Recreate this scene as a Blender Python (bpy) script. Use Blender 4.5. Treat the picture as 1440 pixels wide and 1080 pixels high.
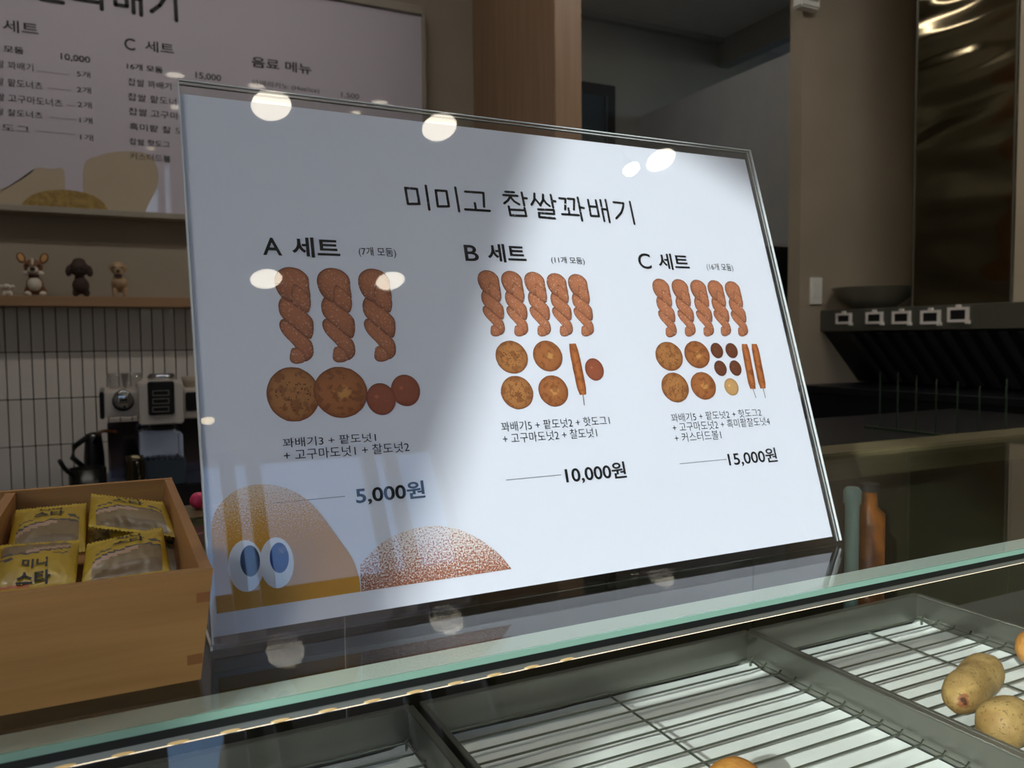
import bpy, bmesh, math, random
from mathutils import Vector, Matrix, Euler, noise
random.seed(7)
for o in list(bpy.data.objects): bpy.data.objects.remove(o)
SC = bpy.context.scene; COL = SC.collection
# ------------------------------------------------------------------ camera
F = 1136.0245
R3 = Matrix(((0.8955481, -0.033461, 0.44370481), (-0.44486947, -0.04669949, 0.89437705), (-0.00920596, -0.9983484, -0.05670741)))
H = 0.14776            # eye above the counter glass (glass top is z = 0, floor z = -1.1)
cd = bpy.data.cameras.new('camera'); cam = bpy.data.objects.new('camera', cd); COL.objects.link(cam)
cd.sensor_width = 36; cd.lens = F / 1440 * 36; cd.clip_start = 0.01; cd.clip_end = 200
cx, cy, cz = R3.col[0], -R3.col[1], -R3.col[2]
cam.matrix_world = Matrix(((cx[0], cy[0], cz[0], 0), (cx[1], cy[1], cz[1], 0), (cx[2], cy[2], cz[2], H), (0, 0, 0, 1)))
cd.dof.use_dof = True; cd.dof.focus_distance = 0.50; cd.dof.aperture_fstop = 17
SC.camera = cam
# ------------------------------------------------------------------ light and exposure
SUN_DIR = Vector((-0.766, -0.4975, 0.407)).normalized()
w = bpy.data.worlds.new('sky'); SC.world = w; w.use_nodes = True
nt = w.node_tree; bg = nt.nodes['Background']
sky = nt.nodes.new('ShaderNodeTexSky'); sky.sky_type = 'NISHITA'; sky.sun_disc = False
sky.sun_elevation = math.radians(24); sky.sun_rotation = math.atan2(SUN_DIR.x, SUN_DIR.y)
tn = nt.nodes.new('ShaderNodeMix'); tn.data_type = 'RGBA'; tn.blend_type = 'MULTIPLY'; tn.inputs[0].default_value = 1; tn.inputs[7].default_value = (.90, .97, 1.14, 1)
nt.links.new(sky.outputs[0], tn.inputs[6]); nt.links.new(tn.outputs[2], bg.inputs[0]); bg.inputs[1].default_value = 0.41
sd = bpy.data.lights.new('sun', 'SUN'); sd.energy = 4.3; sd.angle = math.radians(0.53); sd.color = (.97, .985, 1)
so = bpy.data.objects.new('sun', sd); COL.objects.link(so)
so.rotation_euler = SUN_DIR.to_track_quat('Z', 'Y').to_euler(); so.location = (-8, -6, 6)
vs = SC.view_settings; vs.view_transform = 'Standard'; vs.look = 'None'; vs.gamma = 1; vs.use_curve_mapping = False; vs.exposure = 0.25
LAMP = 9.0

# ------------------------------------------------------------------ pixel -> point helpers
def ray(px, py): return R3 @ Vector((px - 720, py - 540, F))
CAM = Vector((0, 0, H))
def aty(px, py, y): r = ray(px, py); return CAM + r * (y / r.y)
def atx(px, py, x): r = ray(px, py); return CAM + r * (x / r.x)
def atz(px, py, z): r = ray(px, py); return CAM + r * ((z - H) / r.z)
def proj(p):
    c = R3.transposed() @ (Vector(p) - CAM); return 720 + F * c.x / c.z, 540 + F * c.y / c.z
# sign plane
SO = Vector((0.0386, 0.403, 0.0)); SU = Vector((1, 0, 0)); SV = Vector((0, 0.30766, 0.95150)).normalized(); SN = Vector((0, -SV.z, SV.y))
def sign_uv(px, py):
    r = ray(px, py); p = CAM + r * ((SO - CAM).dot(SN) / r.dot(SN)); return Vector(((p - SO).dot(SU), (p - SO).dot(SV)))
def sign_pt(u, v, n=0): return SO + SU * u + SV * v + SN * n
BY = 2.9
def board_uv(px, py): p = aty(px, py, BY); return Vector((p.x, p.z))
def board_pt(u, v, n=0): return Vector((u, BY - n, v))
def refl_sign(px, py, z):
    u = sign_uv(px, py); p = sign_pt(u.x, u.y); r = ray(px, py); r = r - SN * 2 * r.dot(SN); return p + r * ((z - p.z) / r.z)
def refl_sign_y(px, py, y):
    u = sign_uv(px, py); p = sign_pt(u.x, u.y); r = ray(px, py); r = r - SN * 2 * r.dot(SN); return p + r * ((y - p.y) / r.y)

# ------------------------------------------------------------------ materials
def lin(c): return tuple(((v / 255) / 12.92 if v / 255 <= .04045 else ((v / 255 + .055) / 1.055) ** 2.4) for v in c)
MC = {}
def mat(name, col, rough=.6, metal=0, var=.06, scale=8, bump=0, bscale=40, stretch=(1, 1, 1), spec=.5, coat=0, emis=None, es=0, col2=None, lo=.35, hi=.65, coord='Object', detail=3):
    if name in MC: return MC[name]
    m = bpy.data.materials.new(name); m.use_nodes = True; t = m.node_tree; b = t.nodes['Principled BSDF']
    b.inputs['Roughness'].default_value = rough; b.inputs['Metallic'].default_value = metal
    b.inputs['Specular IOR Level'].default_value = spec; b.inputs['Coat Weight'].default_value = coat; b.inputs['Coat Roughness'].default_value = .03
    tc = t.nodes.new('ShaderNodeTexCoord'); mp = t.nodes.new('ShaderNodeMapping'); mp.inputs['Scale'].default_value = stretch
    t.links.new(tc.outputs[coord], mp.inputs[0])
    n = t.nodes.new('ShaderNodeTexNoise'); n.inputs['Scale'].default_value = scale; n.inputs['Detail'].default_value = detail
    t.links.new(mp.outputs[0], n.inputs[0])
    cr = t.nodes.new('ShaderNodeValToRGB'); e = cr.color_ramp.elements; e[0].position = lo; e[1].position = hi
    c2 = col2 or tuple(min(1, c * (1 + var)) for c in col); c1 = col if col2 else tuple(c * (1 - var) for c in col)
    e[0].color = (*c1, 1); e[1].color = (*c2, 1)
    t.links.new(n.outputs[0], cr.inputs[0]); t.links.new(cr.outputs[0], b.inputs['Base Color'])
    if bump:
        n2 = t.nodes.new('ShaderNodeTexNoise'); n2.inputs['Scale'].default_value = bscale; t.links.new(mp.outputs[0], n2.inputs[0])
        bp = t.nodes.new('ShaderNodeBump'); bp.inputs['Strength'].default_value = bump; bp.inputs['Distance'].default_value = .01
        t.links.new(n2.outputs[0], bp.inputs['Height']); t.links.new(bp.outputs[0], b.inputs['Normal'])
    if emis: b.inputs['Emission Color'].default_value = (*emis, 1); b.inputs['Emission Strength'].default_value = es
    MC[name] = m; return m
def glass(name, tint=(1, 1, 1), ior=1.5, rough=0.0):
    """thin architectural glass: tinted see-through plus Fresnel mirror, same from both sides"""
    if name in MC: return MC[name]
    m = bpy.data.materials.new(name); m.use_nodes = True; t = m.node_tree; t.nodes.clear()
    out = t.nodes.new('ShaderNodeOutputMaterial'); mx = t.nodes.new('ShaderNodeMixShader'); tr = t.nodes.new('ShaderNodeBsdfTransparent'); gl = t.nodes.new('ShaderNodeBsdfGlossy')
    tr.inputs[0].default_value = (*tint, 1); gl.inputs['Roughness'].default_value = rough
    fr = t.nodes.new('ShaderNodeFresnel'); ge = t.nodes.new('ShaderNodeNewGeometry'); mi = t.nodes.new('ShaderNodeMix')
    mi.inputs[2].default_value = ior; mi.inputs[3].default_value = 1 / ior
    t.links.new(ge.outputs['Backfacing'], mi.inputs[0]); t.links.new(mi.outputs[0], fr.inputs['IOR'])
    t.links.new(fr.outputs[0], mx.inputs[0]); t.links.new(tr.outputs[0], mx.inputs[1]); t.links.new(gl.outputs[0], mx.inputs[2]); t.links.new(mx.outputs[0], out.inputs[0])
    MC[name] = m; return m
def vcol_mat(name, rough=.5, spk=0, spk_scale=900, spk_col=(.9, .85, .8), thr=.62, coat=0, bump=0, bscale=300):
    """colour attribute, optionally sprinkled with light specks"""
    if name in MC: return MC[name]
    m = bpy.data.materials.new(name); m.use_nodes = True; t = m.node_tree; b = t.nodes['Principled BSDF']; b.inputs['Roughness'].default_value = rough; b.inputs['Coat Weight'].default_value = coat
    a = t.nodes.new('ShaderNodeVertexColor'); a.layer_name = 'Col'; tc = t.nodes.new('ShaderNodeTexCoord')
    n = t.nodes.new('ShaderNodeTexNoise'); n.inputs['Scale'].default_value = spk_scale; n.inputs['Detail'].default_value = 2; t.links.new(tc.outputs['Object'], n.inputs[0])
    cr = t.nodes.new('ShaderNodeValToRGB'); e = cr.color_ramp.elements; e[0].position = thr; e[0].color = (0, 0, 0, 1); e[1].position = thr + .06; e[1].color = (spk, spk, spk, 1)
    t.links.new(n.outputs[0], cr.inputs[0])
    mx = t.nodes.new('ShaderNodeMix'); mx.data_type = 'RGBA'; mx.inputs[7].default_value = (*spk_col, 1)
    t.links.new(cr.outputs[0], mx.inputs[0]); t.links.new(a.outputs[0], mx.inputs[6]); t.links.new(mx.outputs[2], b.inputs['Base Color'])
    if bump:
        n2 = t.nodes.new('ShaderNodeTexNoise'); n2.inputs['Scale'].default_value = bscale; t.links.new(tc.outputs['Object'], n2.inputs[0])
        bp = t.nodes.new('ShaderNodeBump'); bp.inputs['Strength'].default_value = bump; bp.inputs['Distance'].default_value = .002
        t.links.new(n2.outputs[0], bp.inputs['Height']); t.links.new(bp.outputs[0], b.inputs['Normal'])
    MC[name] = m; return m
def glitter_mat(name, base, light, axis_lo, axis_hi, scale=1400):
    """printed speckle: light specks thin out along the height of the print (printed pattern)"""
    m = bpy.data.materials.new(name); m.use_nodes = True; t = m.node_tree; b = t.nodes['Principled BSDF']; b.inputs['Roughness'].default_value = .5
    tc = t.nodes.new('ShaderNodeTexCoord'); n = t.nodes.new('ShaderNodeTexNoise'); n.inputs['Scale'].default_value = scale; n.inputs['Detail'].default_value = 3; n.inputs['Roughness'].default_value = .75
    t.links.new(tc.outputs['UV'], n.inputs[0]); sx = t.nodes.new('ShaderNodeSeparateXYZ'); t.links.new(tc.outputs['UV'], sx.inputs[0])
    mr = t.nodes.new('ShaderNodeMapRange'); mr.inputs[1].default_value = axis_lo; mr.inputs[2].default_value = axis_hi; mr.inputs[3].default_value = -.19; mr.inputs[4].default_value = .13
    t.links.new(sx.outputs[1], mr.inputs[0]); ad = t.nodes.new('ShaderNodeMath'); ad.operation = 'ADD'; t.links.new(n.outputs[0], ad.inputs[0]); t.links.new(mr.outputs[0], ad.inputs[1])
    cr = t.nodes.new('ShaderNodeValToRGB'); e = cr.color_ramp.elements; e[0].position = .47; e[1].position = .56; e[0].color = (*base, 1); e[1].color = (*light, 1)
    t.links.new(ad.outputs[0], cr.inputs[0]); t.links.new(cr.outputs[0], b.inputs['Base Color']); return m
def wood(name, c1, c2, stretch=(2, 30, 30), scale=3, rough=.5, bump=.05):
    return mat(name, c1, rough, 0, 0, scale, bump, 8, stretch, col2=c2, lo=.3, hi=.72, detail=5)

# ------------------------------------------------------------------ object helpers
def tagit(o, label=None, cat=None, group=None, kind=None):
    if label: o['label'] = label
    if cat: o['category'] = cat
    if group: o['group'] = group
    if kind: o['kind'] = kind
    return o
def wloc(o):
    p = Vector((0, 0, 0))
    while o: p = p + o.location; o = o.parent
    return p
def T(name, loc, label, cat, group=None):
    o = bpy.data.objects.new(name, None); COL.objects.link(o); o.location = loc; o.empty_display_size = .02
    return tagit(o, label, cat, group)
def O(name, me, m, parent=None, loc=None, label=None, smooth=False, world=True):
    """link mesh (vertices in world coordinates) as one object; origin = parent's base or loc"""
    o = bpy.data.objects.new(name, me); COL.objects.link(o)
    off = wloc(parent) if parent else Vector((0, 0, 0))
    if parent: o.parent = parent
    if loc is not None: o.location = Vector(loc) - off; off = Vector(loc)
    if world: me.transform(Matrix.Translation(-off))
    if m: me.materials.clear(); me.materials.append(m)
    if smooth:
        for p in me.polygons: p.use_smooth = True
    if label: o['label'] = label
    return o
def ST(name, me, m, parent=None, kind='structure', **k):
    o = O(name, me, m, parent, **k)
    if parent is None: o['kind'] = kind
    return o
def bm_new(): return bmesh.new()
def fin(bm, name='m'):
    bmesh.ops.recalc_face_normals(bm, faces=bm.faces); me = bpy.data.meshes.new(name); bm.to_mesh(me); bm.free(); return me
def box_into(bm, a, b, bev=0, seg=1):
    x0, y0, z0 = [min(a[i], b[i]) for i in range(3)]; x1, y1, z1 = [max(a[i], b[i]) for i in range(3)]
    v = [bm.verts.new(p) for p in ((x0, y0, z0), (x1, y0, z0), (x1, y1, z0), (x0, y1, z0), (x0, y0, z1), (x1, y0, z1), (x1, y1, z1), (x0, y1, z1))]
    fs = [bm.faces.new([v[i] for i in f]) for f in ((0, 3, 2, 1), (4, 5, 6, 7), (0, 1, 5, 4), (1, 2, 6, 5), (2, 3, 7, 6), (3, 0, 4, 7))]
    if bev:
        es = list({e for f in fs for e in f.edges}); bmesh.ops.bevel(bm, geom=es, offset=bev, segments=seg, affect='EDGES')
def box(a, b, bev=0, seg=2): bm = bm_new(); box_into(bm, a, b, bev, seg); return fin(bm)
def tube_into(bm, pts, r, n=8, cap=True, r2=None):
    pts = [Vector(p) for p in pts]; rings = []
    for i, p in enumerate(pts):
        d = (pts[min(i + 1, len(pts) - 1)] - pts[max(i - 1, 0)]).normalized(); q = d.to_track_quat('Z', 'Y')
        rr = r if r2 is None else r + (r2 - r) * i / (len(pts) - 1)
        rings.append([bm.verts.new(p + q @ Vector((rr * math.cos(2 * math.pi * k / n), rr * math.sin(2 * math.pi * k / n), 0))) for k in range(n)])
    for a, b in zip(rings, rings[1:]):
        for k in range(n): bm.faces.new((a[k], a[(k + 1) % n], b[(k + 1) % n], b[k]))
    if cap: bm.faces.new(rings[0][::-1]); bm.faces.new(rings[-1])
def tube(pts, r, n=8, **k): bm = bm_new(); tube_into(bm, pts, r, n, **k); return fin(bm)
def lathe(prof, c, n=32, axis='Z', closed=False):
    """prof = [(radius, height)]"""
    bm = bm_new(); c = Vector(c); rings = []
    for r, h in prof:
        ring = []
        for k in range(n):
            a = 2 * math.pi * k / n; x, y = r * math.cos(a), r * math.sin(a)
            p = Vector((x, y, h)) if axis == 'Z' else (Vector((x, -h, y)) if axis == 'Y' else Vector((-h, x, y)))
            ring.append(bm.verts.new(c + p))
        rings.append(ring)
    for a, b in zip(rings, rings[1:]):
        for k in range(n): bm.faces.new((a[k], a[(k + 1) % n], b[(k + 1) % n], b[k]))
    if closed:
        for k in range(n): bm.faces.new((rings[-1][k], rings[-1][(k + 1) % n], rings[0][(k + 1) % n], rings[0][k]))
    else:
        if prof[0][0] > 1e-5: bm.faces.new(rings[0][::-1])
        if prof[-1][0] > 1e-5: bm.faces.new(rings[-1])
    bmesh.ops.remove_doubles(bm, verts=bm.verts, dist=1e-6)
    return fin(bm)
def prism(poly, ext):
    """polygon (list of 3D) extruded by vector"""
    bm = bm_new(); a = [bm.verts.new(p) for p in poly]; b = [bm.verts.new(Vector(p) + Vector(ext)) for p in poly]
    bm.faces.new(a); bm.faces.new(b[::-1]); n = len(a)
    for i in range(n): bm.faces.new((a[i], b[i], b[(i + 1) % n], a[(i + 1) % n]))
    return fin(bm)
def join(mes):
    bm = bm_new()
    for m in mes: bm.from_mesh(m)
    return fin(bm)
def blob(parts, vox=.004, smooth=2):
    """one continuous surface from ellipsoids (centre, radii, rotation)"""
    bm = bm_new()
    for c, r, *rot in parts:
        mt = Matrix.Translation(c) @ (Euler(rot[0]).to_matrix().to_4x4() if rot else Matrix()) @ Matrix.Diagonal((*r, 1))
        bmesh.ops.create_uvsphere(bm, u_segments=20, v_segments=12, radius=1, matrix=mt)
    me = bpy.data.meshes.new('b'); bm.to_mesh(me); bm.free()
    o = bpy.data.objects.new('tmp', me); COL.objects.link(o)
    md = o.modifiers.new('r', 'REMESH'); md.mode = 'VOXEL'; md.voxel_size = vox
    ms = o.modifiers.new('s', 'SMOOTH'); ms.iterations = smooth; ms.factor = .5
    dg = bpy.context.evaluated_depsgraph_get(); r = bpy.data.meshes.new_from_object(o.evaluated_get(dg)); bpy.data.objects.remove(o)
    for p in r.polygons: p.use_smooth = True
    return r
def ell(c, r, rot=(0, 0, 0), u=16, v=10):
    bm = bm_new(); bmesh.ops.create_uvsphere(bm, u_segments=u, v_segments=v, radius=1, matrix=Matrix.Translation(c) @ Euler(rot).to_matrix().to_4x4() @ Matrix.Diagonal((*r, 1)))
    me = fin(bm)
    for p in me.polygons: p.use_smooth = True
    return me

# ------------------------------------------------------------------ flat print helpers (lettering, pictures)
def text_mesh(s, bold=0):
    c = bpy.data.curves.new('t', 'FONT'); c.body = s; c.size = 1; c.offset = bold; c.resolution_u = 4; c.fill_mode = 'FRONT'
    o = bpy.data.objects.new('t', c); COL.objects.link(o); dg = bpy.context.evaluated_depsgraph_get()
    me = bpy.data.meshes.new_from_object(o.evaluated_get(dg)); bpy.data.objects.remove(o); return me
def place_text(s, uvf, ptf, x0, yb, x1, yt, n, bold=0, proj_uv=None):
    me = text_mesh(s, bold); xs = [v.co.x for v in me.vertices]; ys = [v.co.y for v in me.vertices]
    ax, bx, ay, by = min(xs), max(xs), min(ys), max(ys)
    p0 = uvf(x0, yb); top = uvf(x0, yt); yy = yb
    for _ in range(4):
        p1 = uvf(x1, yy); q = proj(ptf(p1.x, p0.y)); yy = q[1]
    w_, h_ = p1.x - p0.x, top.y - p0.y
    for v in me.vertices:
        v.co = ptf(p0.x + (v.co.x - ax) / (bx - ax) * w_, p0.y + (v.co.y - ay) / (by - ay) * h_, n)
    return me
def strokes_mesh(lines, ptf, wd, n):
    bm = bm_new()
    for ln in lines:
        for a, b in zip(ln, ln[1:]):
            a, b = Vector(a), Vector(b); d = (b - a).normalized(); s = Vector((-d.y, d.x)) * wd / 2
            bm.faces.new([bm.verts.new(ptf(*q, n)) for q in (a + s, a - s, b - s, b + s)])
        for p in ln: bm.faces.new([bm.verts.new(ptf(p[0] + wd / 2 * math.cos(k * math.pi / 5), p[1] + wd / 2 * math.sin(k * math.pi / 5), n)) for k in range(10)])
    me = bpy.data.meshes.new('s'); bm.to_mesh(me); bm.free(); return me
def smooth_closed(P, k=4):
    out = []; n = len(P)
    for i in range(n):
        p0, p1, p2, p3 = P[i - 1], P[i], P[(i + 1) % n], P[(i + 2) % n]
        for j in range(k):
            t = j / k; out.append(.5 * ((2 * p1) + (-p0 + p2) * t + (2 * p0 - 5 * p1 + 4 * p2 - p3) * t * t + (-p0 + 3 * p1 - 3 * p2 + p3) * t ** 3))
    return out
def flat_blob(bm, cl, poly, ptf, n, edge, mid, rings=(1, .9, .72, .4), jit=0, lightdir=None):
    """polygon of uv Vectors filled with concentric rings coloured edge -> mid (a printed picture's colours)"""
    c = sum(poly, Vector((0, 0))) / len(poly); R = []
    for ri, s in enumerate(rings):
        f = [0, .55, .9, 1][min(ri, 3)]; ring = []
        for p in poly:
            d = (p - c); g = f
            if lightdir: g = max(0, min(1, f + .25 * d.normalized().dot(Vector(lightdir)) * (ri > 0)))
            jj = 1 + jit * (random.random() - .5)
            ring.append((bm.verts.new(ptf(c.x + d.x * s, c.y + d.y * s, n)), [(edge[i] * (1 - g) + mid[i] * g) * jj for i in range(3)]))
        R.append(ring)
    cv = (bm.verts.new(ptf(c.x, c.y, n)), list(mid))
    def face(vs):
        f = bm.faces.new([v[0] for v in vs])
        for lp, v in zip(f.loops, vs): lp[cl] = (*v[1], 1)
    m = len(poly)
    for a, b in zip(R, R[1:]):
        for i in range(m): face((a[i], a[(i + 1) % m], b[(i + 1) % m], b[i]))
    for i in range(m): face((R[-1][i], R[-1][(i + 1) % m], cv))
def pic_begin(): bm = bm_new(); return bm, bm.loops.layers.float_color.new('Col')
def pic_end(bm): me = bpy.data.meshes.new('pic'); bm.to_mesh(me); bm.free(); return me

# ================================================================== SETTING
FZ, CZ = -1.1, 2.2
YB = 2.95
m_wall = mat('plaster_warm', lin((154, 142, 125)), .8, scale=3, var=.05, bump=.03, bscale=60)
m_wall2 = mat('plaster_grey', lin((150, 148, 140)), .8, scale=3, var=.04)
m_dark = mat('dark_painted', lin((38, 38, 36)), .6, var=.1)
m_ceil = mat('ceiling_paint', lin((205, 200, 190)), .9, var=.03)
m_floor = mat('floor_tile', lin((140, 128, 112)), .35, var=.12, scale=4)
ST('floor', box((-3.2, -3.3, FZ - .05), (6.2, 5.2, FZ)), m_floor)
ST('ceiling', box((-3.2, -3.3, CZ), (6.2, 5.2, CZ + .05)), m_ceil)
wb = ST('wall_back', box((-2.1, YB, FZ), (1.3061, YB + .1, CZ)), m_wall)
# stacked narrow tiles, each a piece of the back wall
m_grout = mat('grout', lin((52, 46, 38)), .9, var=.1)
m_tile = mat('glazed_tile', lin((208, 200, 190)), .3, scale=1.5, var=.07, coat=.15)
gx0 = aty(7.8, 495, YB - .008).x; gp = (aty(262.2, 495, YB - .008).x - gx0) / 15; zr = aty(130, 494, YB - .008).z; zp = .148
ST('tile_grout', box((-.62, YB - .004, zr - 3 * zp), (1.3, YB, zr + zp)), m_grout, parent=wb)
tm = None
i = -10
while gx0 + (i + 1) * gp < 1.305:
    for j in range(-3, 1):
        if gx0 + i * gp > -.64:
            x = gx0 + i * gp + gp / 2; z = zr + j * zp + zp / 2
            if tm is None:
                tm = box((-gp / 2 + .0014, -.008, -zp / 2 + .0014), (gp / 2 - .0014, 0, zp / 2 - .0014), .0012, 1)
                tm.materials.append(m_tile)
            o = bpy.data.objects.new('tile', tm); COL.objects.link(o); o.parent = wb; o.location = (x, YB - .002 + random.uniform(-.0006, .0006), z)
    i += 1
# wooden partition that ends the menu wall, passage and kitchen walls
m_part = wood('partition_wood', lin((140, 112, 86)), lin((160, 130, 102)), (20, 20, 1.2), 2, .45)
ST('wall_partition', box((1.3061, 2.3033, FZ), (1.4072, YB + .1, CZ), .002), m_part)
ST('wall_passage', box((1.3, 4.5, FZ), (5.0, 4.6, CZ + .3)), m_wall2)
ST('wall_passage_left', box((1.3, YB + .1, FZ), (1.38, 4.5, CZ)), m_wall2)
wk = aty(1126, 300, 2.8).x
ST('wall_kitchen', box((wk, 2.8, FZ), (4.0, 2.876, CZ)), m_wall)
ST('wall_right', box((4.0, -3.0, FZ), (4.1, 2.876, CZ)), m_wall)
m_cold = mat('cold_room_panel', lin((176, 178, 180)), .6, var=.03)
ST('wall_cold_room', box((3.2, 2.9, FZ), (4.9, 4.5, 1.61)), m_cold)
p0 = aty(866, 0, 4.5); p1 = aty(1040, 37, 4.5)
ST('trim_1', box((1.4, 4.44, (p0.z + p1.z) / 2 - .16), (3.9, 4.5, CZ)), m_wall2)
ST('trim_2', box((3.86, 2.88, 2.02), (3.95, 4.5, CZ)), m_wall2)
# dark-framed opening in the passage
a = aty(818, 116, 4.47); b = aty(862, 121, 4.47)
dr = ST('door_1', box((a.x - .25, 4.44, FZ), (b.x, 4.5, a.z), .003), m_dark)
ST('pane', box((a.x - .18, 4.43, FZ + .1), (b.x - .09, 4.44, a.z - .08)), mat('dark_pane', lin((70, 80, 86)), .15), parent=dr)
ST('door_edge', box((b.x - .085, 4.42, FZ), (b.x - .075, 4.44, a.z - .08)), mat('grey_metal', lin((110, 115, 118)), .35, .6), parent=dr)
# outer walls with glazing (behind the camera: light and reflections come through them)
YF = -3.0
XL = -2.0
edge = sign_uv(688, 470); ep = sign_pt(edge.x, edge.y); tt = (XL - ep.x) / SUN_DIR.x
YE = ep.y + tt * SUN_DIR.y                      # the end of the solid wall whose shadow edge crosses the sign
m_frame = mat('dark_bronze_frame', lin((60, 54, 48)), .4, .3)
ST('wall_left', box((XL - .1, YE, FZ), (XL, YB, CZ)), m_wall)
ST('wall_left_end', box((XL - .1, YF, FZ), (XL, YF + .35, CZ)), m_wall)
ST('wall_left_header', box((XL - .1, YF + .35, 2.02), (XL, YE, CZ)), m_wall)
m_pane = glass('window_glass', (.95, .97, .96))
w1 = ST('window_1', join([box((XL - .07, YF + .35, FZ), (XL - .03, YE, FZ + .08)), box((XL - .07, YF + .35, 1.98), (XL - .03, YE, 2.02))]), m_frame)
ST('pane', box((XL - .053, YF + .35, FZ + .08), (XL - .047, YE, 1.98)), m_pane, parent=w1)
ST('wall_front', box((XL - .1, YF - .1, 1.95), (4.1, YF, CZ)), m_wall)
XR = refl_sign_y(645, 720, YF).x
ST('wall_front_side', box((XR, YF - .1, FZ), (4.1, YF, 1.95)), m_wall)
mull = []
for px in ((365, 7), (327, 4), (535, 7), (568, 6)):
    c = refl_sign_y(px[0], 720, YF).x; mull.append((c, .035))
XR = refl_sign_y(645, 720, YF).x; mull += [(XL, .05), (-.9, .03), (XR, .05)]
w2 = ST('window_2', join([box((c - h_, YF - .08, FZ), (c + h_, YF - .02, 1.95)) for c, h_ in mull] + [box((XL, YF - .08, FZ), (XR, YF - .02, FZ + .12)), box((XL, YF - .08, 1.9), (XR, YF - .02, 1.95))]), m_frame)
ST('pane', box((XL, YF - .053, FZ + .1), (XR, YF - .047, 1.92)), m_pane, parent=w2)
# street outside
ST('ground', box((-30, -30, FZ - .2), (30, YF - .1, FZ - .1)), mat('pavement', lin((120, 118, 115)), .8, var=.1, scale=2))
bld = T('building', (0, -14, FZ - .1), 'brown building across the street, left of the narrow gap', 'building')
m_brick = mat('brown_facade', lin((120, 92, 72)), .8, var=.15, scale=2)
O('facade', box((-16, -17, FZ - .1), (.62, -14, 5.0)), m_brick, bld)
bld2 = T('building', (6, -14, FZ - .1), 'brown building across the street, right of the narrow gap', 'building'); O('facade', box((1.5, -17, FZ - .1), (14, -14, 5.0)), m_brick, bld2)
for k in range(7):
    xk = -14 + k * 3.2 if k < 4 else 3.0 + (k - 4) * 3.2
    O('window', box((xk, -14.02, .6), (xk + 1.4, -13.95, 2.4), .02), mat('dark_window', lin((50, 60, 70)), .1), bld if k < 4 else bld2)

# ------------------------------------------------------------------ ceiling lamps (same downlights show in the sign and in the menu board; linear lamps are added)
m_lamp = mat('lamp_disc', (1, 1, 1), .5, emis=(1, .90, .74), es=LAMP)
m_ring = mat('white_trim', lin((225, 225, 220)), .4)
def downlight(x, y, r, label):
    t = T('ceiling_downlight', (x, y, CZ), label, 'ceiling lamp', 'downlights in the ceiling')
    O('trim_ring', lathe([(r, 0), (r + .015, 0), (r + .015, -.008), (r, -.008)], (x, y, CZ), 32, closed=True), m_ring, t)
    O('diffuser', lathe([(r, 0), (r, -.004)], (x, y, CZ), 32), m_lamp, t)
for k, (px, py, nm) in enumerate([(374, 391, 'round ceiling downlight in the left column of the front row'), (548, 394, 'round ceiling downlight in the middle column of the front row'),
          (381, 147, 'round ceiling downlight in the left column of the row nearer the counter'), (617, 178, 'round ceiling downlight in the middle column of the row nearer the counter'), (928, 224, 'round ceiling downlight in the right column near the counter')]):
    q = refl_sign(px, py, CZ); downlight(q.x, q.y, .066, nm)
def unseen_lamp(x0, x1, y, e, lab):  # out-of-view lamps, added to brighten the back rooms
    t = T('unseen_ceiling_lamp', ((x0 + x1) / 2, y, CZ), lab, 'ceiling lamp')
    O('lamp_body', box((x0, y - .04, CZ - .03), (x1, y + .04, CZ), .003, 1), m_ring, t)
    O('lamp_strip', box((x0 + .01, y - .03, CZ - .034), (x1 - .01, y + .03, CZ - .0305)), mat('lamp_strip%d' % e, (1, 1, 1), .5, emis=(1, .95, .89), es=e), t)
unseen_lamp(-1.2, .9, 1.55, 26, 'long unseen linear lamp added over the aisle in front of the menu board')
unseen_lamp(1.7, 2.8, 1.3, 56, 'unseen linear lamp added over the kitchen aisle')
unseen_lamp(1.6, 2.6, 3.25, 12, 'unseen linear ceiling lamp in the passage')  # out of view, placed where the duct mirrors it as warm streaks
def spotlight(px, py, r, z, lab, e, c=(1, .8, .5)):
    q = refl_sign(px, py, z); t = T('ceiling_spotlight', (q.x, q.y, CZ), lab, 'spotlight')
    O('stem', tube([(q.x, q.y, CZ), (q.x, q.y, z + .05)], .006), m_frame, t)
    O('shade', lathe([(r * .4, .06), (r + .004, .0), (r + .004, -.004), (r, -.004), (r * .35, .055)], q, 24), m_frame, t, smooth=True)
    O('bulb', ell(q, (r * .9, r * .9, r * .5)), mat('warm_bulb%d' % e, (1, 1, 1), .5, emis=c, es=e), t)
spotlight(887, 238, .04, 2.08, 'small dark spotlight hanging beside the right ceiling downlight', 14, (1, .88, .66))
spotlight(495, 615, .035, 2.0, 'small dark pendant with a warm bulb near the shop window', 6)
spotlight(292, 591, .035, 2.0, 'small dark pendant with a warm bulb left of the window mullions', 8)

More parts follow.
